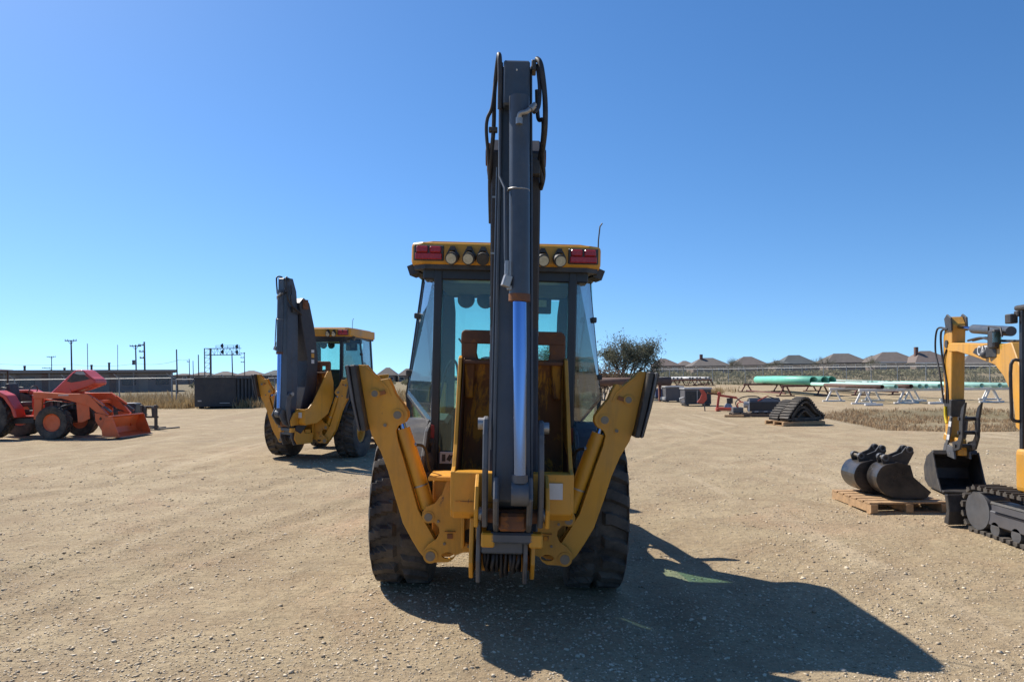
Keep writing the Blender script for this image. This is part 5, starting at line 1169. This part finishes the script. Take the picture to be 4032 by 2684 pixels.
    MB().box(*(lambda q: (q[0]-0.12, q[0]+0.12, q[1]-0.01, q[1]+0.01, q[2]-0.012, q[2]+0.012))(W(tb-0.10, 0.56, 0))).build('wear_edge', M['steel'], bk)
excavator()

# spare buckets on a pallet
bp0 = Vector((5.04, 9.98, 0)); g0 = terr(bp0.x, bp0.y)
pallet((bp0.x, bp0.y, g0), R(90), 1.15, 1.0, 'yellowish wooden pallet under two spare digger buckets', 'wood')
def spare_bucket(c, rz, w, s, label):
    r = empty('digger_bucket', c, rz, label, 'bucket', 'spare digger buckets on the pallet')
    pr = spline([(0.30, 0.02), (0.0, 0.0), (-0.24, 0.08), (-0.34, 0.26), (-0.26, 0.44), (-0.06, 0.50)], 5)
    pts = [(p.x*s, p.y*s) for p in pr]; inn = [(x*0.94+0.012, z*0.94+0.014) for x, z in reversed(pts)]
    sh = MB().prism(pts+inn, 'y', -w/2, w/2).build('shell', M['bucket_black'], r, 0.003)
    side = [(x, z) for x, z in pts]+[(0.10*s, 0.46*s), (0.14*s, 0.30*s), (0.36*s, 0.10*s)]
    for q in (-1, 1):
        MB().prism(side, 'y', q*(w/2+0.002)-0.010, q*(w/2+0.002)+0.010).build('side_plate', M['bucket_black'], r, 0.003)
        ear = [(-0.22*s, 0.46*s), (-0.24*s, 0.54*s), (-0.18*s, 0.60*s), (-0.10*s, 0.57*s), (0.02*s, 0.62*s), (0.08*s, 0.70*s), (0.15*s, 0.70*s), (0.18*s, 0.62*s), (0.10*s, 0.46*s)]
        e = MB().prism(ear, 'y', q*w*0.26-0.014, q*w*0.26+0.014).build('ear', M['black'], r, 0.004)
        for ex, ez in ((-0.19*s, 0.55*s), (0.12*s, 0.66*s)):
            MB().pipe((ex, q*w*0.26-0.03, ez), (ex, q*w*0.26+0.03, ez), 0.045*s, 0.026*s, 14).build('bushing', M['link'], e)
    MB().cyl((-0.19*s, -w*0.26, 0.55*s), (-0.19*s, w*0.26, 0.55*s), 0.022, 10).build('cross_pin', M['pin'], r)
    for k in range(4):
        y = -w/2+w*(k+0.5)/4; MB().prism([(0.28*s, -0.005), (0.42*s, 0.01), (0.28*s, 0.05)], 'y', y-0.02, y+0.02).build('tooth', M['steel'], r)
spare_bucket((5.08, 9.78, g0+0.149), R(-6), 0.32, 0.97, 'nearer black digger bucket on the pallet left of the excavator')
spare_bucket((4.96, 10.27, g0+0.149), R(-2), 0.42, 0.93, 'glossy black digger bucket behind the nearer one on the pallet')

# ------------------------------------------------------------------ background, left
def mesh_mat(alpha, col=(0.33, 0.33, 0.32)):
    m, nt, out = nodes('chain_link'); L = nt.links.new
    d = N(nt, 'BsdfDiffuse'); d.inputs[0].default_value = tuple(col)+(1,); t = N(nt, 'BsdfTransparent'); mx = N(nt, 'MixShader')
    mx.inputs[0].default_value = alpha; L(t.outputs[0], mx.inputs[1]); L(d.outputs[0], mx.inputs[2]); L(mx.outputs[0], out.inputs[0]); return m
M['chain'] = mesh_mat(0.17)
def fence(x0, y0, x1, y1, H, n, label, arms=True):
    r = empty('chain_link_fence', (0, 0, 0), 0, label, 'fence')
    P = [(x0+(x1-x0)*i/n, y0+(y1-y0)*i/n) for i in range(n+1)]
    pm = MB().cyl((0, 0, -0.05), (0, 0, H), 0.038, 8); am = MB().bar((0, 0, H), (0.0, -0.32, H+0.32), 0.04, 0.04)
    bp = ba = None
    for x, y in P:
        g = terr0(x, y); o = pm.build('post', M['galv'], r) if bp is None else bp.copy()
        if bp is not None: COL.objects.link(o)
        bp = bp or o; o.location = (x, y, g)
        if arms:
            q = am.build('barb_arm', M['galv'], r) if ba is None else ba.copy()
            if ba is not None: COL.objects.link(q)
            ba = ba or q; q.location = (x, y, g); q.rotation_euler = (0, 0, R(-55))
    MB().tube([(x, y, terr0(x, y)+H) for x, y in P], 0.032, 7).build('top_rail', M['galv'], r)
    v = []; f = []
    for x, y in P: g = terr0(x, y); v += [(x, y, g), (x, y, g+H)]
    for i in range(n): f.append((2*i, 2*i+2, 2*i+3, 2*i+1))
    me = bpy.data.meshes.new('wire_mesh'); me.from_pydata(v, [], f); me.materials.append(M['chain']); link('wire_mesh', me, r)
    for k in range(3):
        MB().tube([(x+0.09*(k+1), y-0.08*(k+1), terr0(x, y)+H+0.10*(k+1)) for x, y in P], 0.008, 4).build('barbed_wire', M['galv'], r)
    return r
fence(-52, 51.0, -23.0, 50.0, 1.85, 8, 'chain link fence in straw grass behind the orange tractor')
fence(-22.8, 50.2, -10, 52, 1.75, 4, 'short chain link fence stretch running behind the black dumpster')
fence(18.5, 113, 47, 54, 1.9, 22, 'long chain link fence along the field behind the pipe racks')

def building():
    r = empty('long_building', (-48.6, 106, 0), R(26), 'long low brown building with flat roof behind the tractor', 'building')
    x0, x1, y0 = -47, 0.0, 0.0
    MB().box(x0, x1, y0, y0+14, -0.05, 2.75).build('wall', M['wall_brown'], r)
    MB().prism([(x0, 2.76), (x1+0.6, 2.76), (x1+0.6, 3.12), (-21, 3.2), (-21.2, 3.42), (x0, 3.45)], 'y', y0-1.2, y0+14.6).build('roof', M['fascia'], r)
    for x, w, mt in ((-23.0, 1.0, 'brick'), (-15.5, 0.9, 'brick'), (-7.6, 0.8, 'brick'), (-19.5, 1.3, 'fascia'), (-3.8, 1.2, 'fascia')):
        MB().box(x-w/2, x+w/2, y0-0.12, y0-0.003, 0, 2.74).build('pilaster', M[mt], r)
    for x in (-21.4, -17.6, -12.5, -10.2, -5.6, -1.4):
        wd = MB().box(x-0.85, x+0.85, y0-0.05, y0-0.002, 1.0, 2.3).build('window', M['frame_black'], r); MB().box(x-0.78, x+0.78, y0-0.06, y0-0.051, 1.07, 2.23).build('pane', M['pane'], wd)
    for x in (-20, -15.0, -10, -5, -0.2): MB().box(x-0.08, x+0.08, y0-1.15, y0-1.0, 0, 2.755).build('porch_post', M['fascia'], r)
    for x, h in ((-18.4, 0.6), (-10.4, 0.7), (-8.2, 1.0), (-13.7, 0.3)): MB().cyl((x, y0+4, 3.0), (x, y0+4, 3.15+h), 0.14, 10).ball((x, y0+4, 3.15+h), 0.2, (1, 1, 0.6), 10, 6).build('roof_vent', M['pole'], r)
building()

def pole(px_top, py_top, px_bot, Y, r0, label, arms=(), extras=None, name='utility_pole', mat='pole'):
    a = at(px_top, py_top, Y); lean = 0.25*(px_top-px_bot)/FPX*Y
    b = Vector((a.x-lean*1.25, Y, terr0(a.x, Y)-0.1))
    r = empty(name, b, 0, label, 'pole', 'poles beyond the yard')
    t = a-b
    MB().tube([(0, 0, 0), t], [r0, r0*0.72], 8).build('shaft', M[mat], r)
    for (f, L, off) in arms:
        c = t*f
        MB().box(c.x+off-L/2, c.x+off+L/2, -0.16, -0.04, c.z-0.07, c.z+0.07).build('crossarm', M[mat], r)
        for s in (-1, -0.55, 0.55, 1): MB().cyl((c.x+off+s*L*0.47, -0.1, c.z+0.07), (c.x+off+s*L*0.47, -0.1, c.z+0.24), 0.05, 6).build('insulator', M['steel'], r)
        if L > 1.6: 
            for s in (-1, 1): MB().bar((c.x+off+s*L*0.25, -0.1, c.z-0.05), (c.x, -0.05, c.z-0.6), 0.05, 0.05).build('brace', M[mat], r)
    if extras: extras(r, t)
    return r, b+t
def transformer(r, t):
    c = t*0.62; MB().cyl((c.x-0.3, -0.2, c.z-0.45), (c.x-0.3, -0.2, c.z+0.35), 0.24, 12).build('transformer', M['link'], r)
tops = []
tops.append(pole(280, 1339, 286, 120, 0.15, 'tallest left utility pole with one wide crossarm above the tractor hood', ((0.99, 1.9, 0),))[1])
pole(344, 1352, 347, 170, 0.11, 'thin pale bare pole right of the wide crossarm pole', (), None, 'utility_pole', 'galv')
pole(463, 1357, 461, 170, 0.09, 'thinnest bare pole midway over the long building', (), None, 'utility_pole', 'galv')
tops.append(pole(534, 1357, 540, 125, 0.14, 'utility pole with crossarm and hanging transformer over building', ((0.97, 1.9, 0.0),), transformer)[1])
tops.append(pole(568, 1345, 573, 118, 0.17, 'thick dark pole with three short side arms beside transformer pole', ((0.93, 0.9, -0.4), (0.8, 0.8, -0.4), (0.67, 0.7, -0.35)))[1])
tops.append(pole(695, 1375, 702, 90, 0.10, 'dark bare pole at the end of the long building')[1])
pole(745, 1413, 749, 190, 0.13, 'short pole with small box left of the dumpster', ((0.9, 0.7, -0.2),))
pole(760, 1420, 763, 180, 0.12, 'short bare pole second from dumpster corner')
pole(781, 1396, 784, 170, 0.15, 'bare pole over the dumpster left corner beside signal gantry')
tops.append(pole(203, 1402, 204, 210, 0.14, 'small distant pole with crossarm far left above the building', ((0.98, 2.6, 0), (0.62, 2.8, -1.3)))[1])
pole(913, 1380, 921, 135, 0.13, 'leaning pole standing behind the signal gantry beam')
pole(962, 1387, 964, 200, 0.14, 'thin pole with short side arms right of the signal gantry', ((0.97, 1.2, -0.4), (0.84, 1.0, -0.5), (0.7, 0.9, -0.5)))
wr = empty('power_line', (0, 0, 0), 0, 'thin power wires strung between the poles over the building', 'wires')
for (pa, pb, sag) in ((at(-40, 1430, 120), at(286, 1434, 120), 0.2), (at(286, 1434, 120), at(538, 1430, 123), 0.4), (at(538, 1430, 123), at(700, 1418, 118), 0.4), (at(700, 1416, 118), at(748, 1412, 150), 0.2)):
    MB().tube([pa.lerp(pb, k/8)-Vector((0, 0, sag*4*(k/8)*(1-k/8))) for k in range(9)], 0.022, 4).build('wire', M['wire'], wr)

def gantry():
    Y = 150.0; b = at(812, 1475, Y)
    r = empty('signal_gantry', (b.x, Y, 0), 0, 'steel lattice railway signal gantry with four dark signal heads', 'gantry')
    def p(px, py): q = at(px, py, Y); return (q.x-b.x, q.z)
    G = M['link']
    cols = [p(805, 1371)[0], p(819, 1371)[0], p(831, 1371)[0]]; zt = p(805, 1371)[1]
    for i, x in enumerate(cols): MB().box(x-0.08, x+0.08, -0.08 if i != 1 else 0.9, 0.08 if i != 1 else 1.06, -0.05, zt).build('column', G, r)
    for a, c, y0, y1 in ((0, 1, 0, 0.98), (1, 2, 0.98, 0)):
        for k in range(8):
            z0, z1 = zt*k/8, zt*(k+1)/8
            MB().bar((cols[a], y0, z0), (cols[c], y1, z1), 0.07, 0.07).bar((cols[a], y0, z1), (cols[c], y1, z1), 0.06, 0.06).build('lattice_bar', G, r)
    xe = p(943, 1371)[0]; zb = p(943, 1396)[1]
    for z in (zt-0.06, zb):
        for y in (0, 0.98): MB().box(cols[0], xe, y-0.05, y+0.05, z-0.06, z+0.06).build('chord', G, r)
    n = 9
    for k in range(n):
        xa, xb = cols[2]+(xe-cols[2])*k/n, cols[2]+(xe-cols[2])*(k+1)/n
        MB().bar((xa, 0, zb if k % 2 else zt-0.06), (xb, 0, zt-0.06 if k % 2 else zb), 0.05, 0.05, (0, 1, 0)).bar((xb, 0, zb), (xb, 0, zt-0.06), 0.05, 0.05, (0, 1, 0)).build('lattice_bar', G, r)
    x0, z0 = p(850, 1360)
    for z in (z0, z0-0.35): MB().box(x0, xe, -0.03, 0.03, z-0.03, z+0.03).build('handrail', G, r)
    for k in range(5): x = x0+(xe-x0)*k/4; MB().box(x-0.03, x+0.03, -0.03, 0.03, zt, z0).build('rail_post', G, r)
    for px, py in ((876, 1361), (934, 1364), (877, 1385), (934, 1386)):
        x, z = p(px, py); h = MB().cyl((x, -0.3, z), (x, -0.14, z), 0.30, 14).box(x-0.12, x+0.12, -0.12, 0.1, z-0.45, z+0.45).build('signal_head', M['frame_black'], r)
        MB().cyl((x, -0.42, z), (x, -0.3, z), 0.12, 10).build('signal_hood', M['frame_black'], h)
gantry()

def dumpster():
    p = at(925, 1606, 44.3); r = empty('dumpster', (p.x, 44.3, 0), R(1), 'black roll off dumpster with ribbed side beyond the far backhoe', 'dumpster')
    Dm = M['dumpster']; W2, L2, H = 2.40, 6.0, 1.86
    MB().box(-W2, 0, 0, 0.06, 0.10, H).build('end_wall', Dm, r, 0.01)
    MB().box(0.0, 0.06, 0.0, L2, 0.10, H).build('side_wall', Dm, r)
    MB().box(-W2, -W2+0.06, 0.061, L2, 0.10, H).build('side_wall', Dm, r)
    MB().box(-W2, 0, L2-0.06, L2, 0.10, H).build('end_wall', Dm, r)
    MB().box(-W2+0.06, 0, 0.06, L2-0.06, 0.10, 0.18).build('floor_plate', Dm, r)
    for i in range(9): MB().box(0.061, 0.14, 0.12+i*0.64, 0.24+i*0.64, 0.16, H-0.12).build('rib', Dm, r, 0.01)
    MB().box(-W2-0.03, 0.15, -0.03, 0.10, H-0.10, H+0.02).build('top_rail', Dm, r, 0.01); MB().box(0.02, 0.15, 0.101, L2, H-0.10, H+0.02).build('top_rail', Dm, r, 0.01)
    MB().box(0.061, 0.15, 0.0, L2, 0.08, 0.20).build('bottom_rail', Dm, r)
    for x in (-W2+0.3, -0.3):
        MB().cyl((x-0.12, 0.3, 0.12), (x+0.12, 0.3, 0.12), 0.12, 14).build('roller', M['black'], r)
    MB().box(-W2+0.2, -W2+0.42, -0.02, -0.001, 0.42, 0.5).build('latch', M['grey_lid'], r); MB().box(-0.9, -0.3, -0.02, -0.001, 0.30, 0.34).build('hinge_bar', M['grey_lid'], r)
dumpster()

# ------------------------------------------------------------------ houses
def house(px, py_peak, pxl, pxr, py_eave, Y, rm, label, chim=None, white=False, group='houses beyond the field', ridge=0.18):
    g = terr0((px-CX)/FPX*Y, Y); c = at((pxl+pxr)/2, py_eave, Y); w = (pxr-pxl)/FPX*Y; ez = c.z; pk = at(px, py_peak+3, Y).z; D2 = max(7.0, w*0.8)
    r = empty('house', (c.x, Y+D2/2, g), 0, label, 'house', group); ez -= g; pk -= g; hx = at(px, py_peak, Y).x-c.x
    MB().box(-w/2+0.5, w/2-0.5, -D2/2+0.5, D2/2-0.5, -0.3, ez-0.02).build('wall', M['house_wall'], r)
    rl = w*ridge
    v = [(-w/2, -D2/2, ez), (w/2, -D2/2, ez), (w/2, D2/2, ez), (-w/2, D2/2, ez), (hx-rl/2, 0, pk), (hx+rl/2, 0, pk)]
    rf = MB().add(v, [(0, 1, 5, 4), (1, 2, 5), (2, 3, 4, 5), (3, 0, 4), (3, 2, 1, 0)]).build('roof', M['roof%d' % rm], r)
    MB().box(-w/2-0.02, w/2+0.02, -D2/2-0.05, -D2/2-0.005, ez-0.2, ez+0.02).build('eave', M['house_white'] if white else M['roof%d' % rm], rf)
    if chim is not None:
        x = at(chim, py_peak, Y).x-c.x; MB().box(x-0.35, x+0.35, -0.9, -0.2, ez, pk+0.9).build('chimney', M['brick'], rf)
    for x in (-w*0.28, w*0.22):
        wd = MB().box(x-0.7, x+0.7, -D2/2+0.45, -D2/2+0.497, ez-1.6, ez-0.4).build('window', M['house_white'], r); MB().box(x-0.6, x+0.6, -D2/2+0.44, -D2/2+0.449, ez-1.5, ez-0.5).build('pane', M['pane'], wd)
    return r
house(2621, 1407, 2575, 2690, 1440, 190, 0, 'brown roofed house just right of the tree')
house(2706, 1416, 2672, 2745, 1438, 215, 3, 'small brown roof peeping between the first two bigger houses')
house(2800, 1404, 2724, 2886, 1440, 188, 1, 'wide brown house with long ridge and small chimney by the pale pipes', chim=2775, ridge=0.3)
house(2962, 1399, 2888, 3036, 1437, 186, 3, 'pointed brown roofed house above the auger frame', ridge=0.22)
house(3148, 1393, 3080, 3226, 1432, 184, 2, 'grey green roofed house with flat extension above green pipes', ridge=0.3)
house(3085, 1414, 3054, 3120, 1431, 176, 2, 'low dark roof in front of the grey green house')
house(3343, 1386, 3255, 3432, 1427, 178, 1, 'broad brown roofed house above the white rack', ridge=0.34)
house(3466, 1395, 3425, 3500, 1420, 196, 2, 'narrow dark gable behind two brown houses', ridge=0.3)
house(3542, 1380, 3440, 3632, 1424, 172, 3, 'tall brown roofed house left of the excavator arm, white eaves', white=True, ridge=0.3)
house(3680, 1376, 3604, 3775, 1426, 168, 4, 'brown roofed house with brick chimney behind the excavator arm', chim=3639, white=True, ridge=0.25)
house(3880, 1392, 3790, 3985, 1432, 172, 1, 'brown roofed house seen beneath the excavator boom')
lh = 'small distant houses on the left horizon'
for k, (px, pk, a, b, rm, lb) in enumerate(((782, 1461, 735, 828, 3, 'small distant roof behind the dumpster left corner'), (870, 1458, 826, 925, 1, 'small distant roof under the signal gantry beam'), (974, 1455, 915, 1030, 4, 'distant roof right of the signal gantry'), (1075, 1453, 1020, 1140, 2, 'distant roof just left of the far backhoe'), (1520, 1443, 1478, 1562, 1, 'distant roof between the two backhoes, nearer the far one'), (1600, 1447, 1562, 1650, 3, 'distant roof against the near backhoe cab'), (705, 1466, 670, 745, 1, 'smallest distant roof at the end of the long building'))):
    house(px, pk, a, b, 1477, 230, rm, lb, None, False, lh)

# low fences and scrub near the houses
def scrub(name, n, xr, yr, h, mat, label, size=0.35):
    v = []; f = []
    for _ in range(n):
        x = random.uniform(*xr); y = random.uniform(*yr); g = terr0(x, y); R_ = random.uniform(0.5, 1.3)*h
        if mnoise.noise((x*0.09, y*0.09, 4)) < -0.15: continue
        for _k in range(26):
            d = Vector((random.gauss(0, 1), random.gauss(0, 1), random.gauss(0, 0.8))).normalized()*R_*random.uniform(0.5, 1.0)
            c = Vector((x+d.x*1.3, y+d.y, g+R_*0.55+d.z*0.7)); s = size*random.uniform(0.5, 1.2)
            a = Vector((random.gauss(0, 1), random.gauss(0, 1), random.gauss(0, 1))).normalized(); b = a.orthogonal().normalized(); o = len(v)
            v += [c+a*s, c-a*s*0.5+b*s*0.7, c-a*s*0.5-b*s*0.7]; f.append((o, o+1, o+2))
    me = bpy.data.meshes.new(name); me.from_pydata([tuple(p) for p in v], [], f); me.materials.append(M[mat])
    return tag(link(name, me), label, kind='stuff')
scrub('scrub', 620, (22, 135), (122, 168), 0.75, 'scrub', 'band of low olive scrub in front of the houses')
scrub('far_scrub', 260, (-60, 20), (130, 260), 0.8, 'scrub', 'low far scrub along the left horizon')

# ------------------------------------------------------------------ trees
def tree(loc, H, Wd, leafy, label, seed, leafmat_='leaf', nl=5200, group='trees and brush behind the machines', lean=0.0):
    rnd = random.Random(seed); r = empty('tree', loc, 0, label, 'tree', group)
    wood = MB(); tips = []
    def grow(p, d, L, rad, lev):
        q = p; pts = [p]; n = 4
        for i in range(n):
            d = (d+Vector((rnd.gauss(0, 0.12), rnd.gauss(0, 0.12), rnd.gauss(0.04, 0.08)))).normalized(); q = q+d*L/n; pts.append(q)
        wood.tube(pts, [rad*(1-0.12*i) for i in range(n+1)], 6 if lev < 2 else 4, cap=False)
        tips.append((pts[2], lev)); tips.append((q, lev))
        if lev < 4:
            for k in range(rnd.choice((2, 3, 3)) if lev else 5):
                ax = Vector((rnd.gauss(0, 1), rnd.gauss(0, 1), rnd.gauss(0, 0.3))); nd = (d+ax*(0.45 if lev else 0.5)).normalized(); nd.z = abs(nd.z)*0.9+0.1
                grow(pts[rnd.choice((2, 3, 4))], nd.normalized(), L*rnd.uniform(0.6, 0.85), rad*0.55, lev+1)
    for k in range(3):
        a = k*2.1+rnd.random(); grow(Vector((0.12*math.cos(a), 0.12*math.sin(a), -0.1)), Vector((0.42*math.cos(a)*Wd/H+lean, 0.35*math.sin(a), 1)).normalized(), H*0.34, 0.10*H/5, 0)
    wood.build('trunk', M['bark'], r)
    v = []; f = []
    cand = [t for t in tips if t[1] >= 2]
    for _ in range(nl):
        t, lev = rnd.choice(cand)
        c = t+Vector((rnd.gauss(0, 1), rnd.gauss(0, 1), rnd.gauss(0, 1)))*0.20
        hz = c.z/H
        if rnd.random() > (1.15 if hz < leafy else max(0.05, 1.0-(hz-leafy)*4.0)) : continue
        s = rnd.uniform(0.035, 0.085); a = Vector((rnd.gauss(0, 1), rnd.gauss(0, 1), rnd.gauss(0, 1))).normalized(); b = a.orthogonal().normalized(); o = len(v)
        v += [c+a*s, c+b*s*0.5, c-a*s, c-b*s*0.5]; f.append((o, o+1, o+2, o+3))
    me = bpy.data.meshes.new('crown'); me.from_pydata([tuple(p) for p in v], [], f); me.materials.append(M[leafmat_]); link('crown', me, r)
    return r
tree((8.0, 51.0, terr0(8, 51)), 5.2, 3.8, 0.62, 'olive tree with bare grey upper twigs right of the near backhoe', 3, nl=16000)
tree((2.5, 53.0, terr0(2.5, 53)), 4.9, 3.4, 0.9, 'olive tree glimpsed through the near backhoe cab window', 8, nl=7000)
tree((6.1, 50.2, terr0(6.1, 50.2)), 2.6, 3.0, 0.9, 'low reddish brush at the foot of the olive tree', 12, 'brush', nl=5000)

for (px, Yt, H_, sd, lb) in ((2895, 176, 4.6, 21, 'small dark tree between the long ridged house and the pointed house'), (3052, 170, 4.2, 22, 'small dark tree left of the grey green roofed house'), (3240, 172, 4.4, 23, 'small dark tree between the grey green house and the broad brown house'), (3436, 166, 4.0, 24, 'small dark tree right of the broad brown house')):
    x_ = (px-CX)/FPX*Yt; tree((x_, Yt, terr0(x_, Yt)), H_, 4.5, 0.95, lb, sd, 'leaf', 2600, 'trees between the far houses')
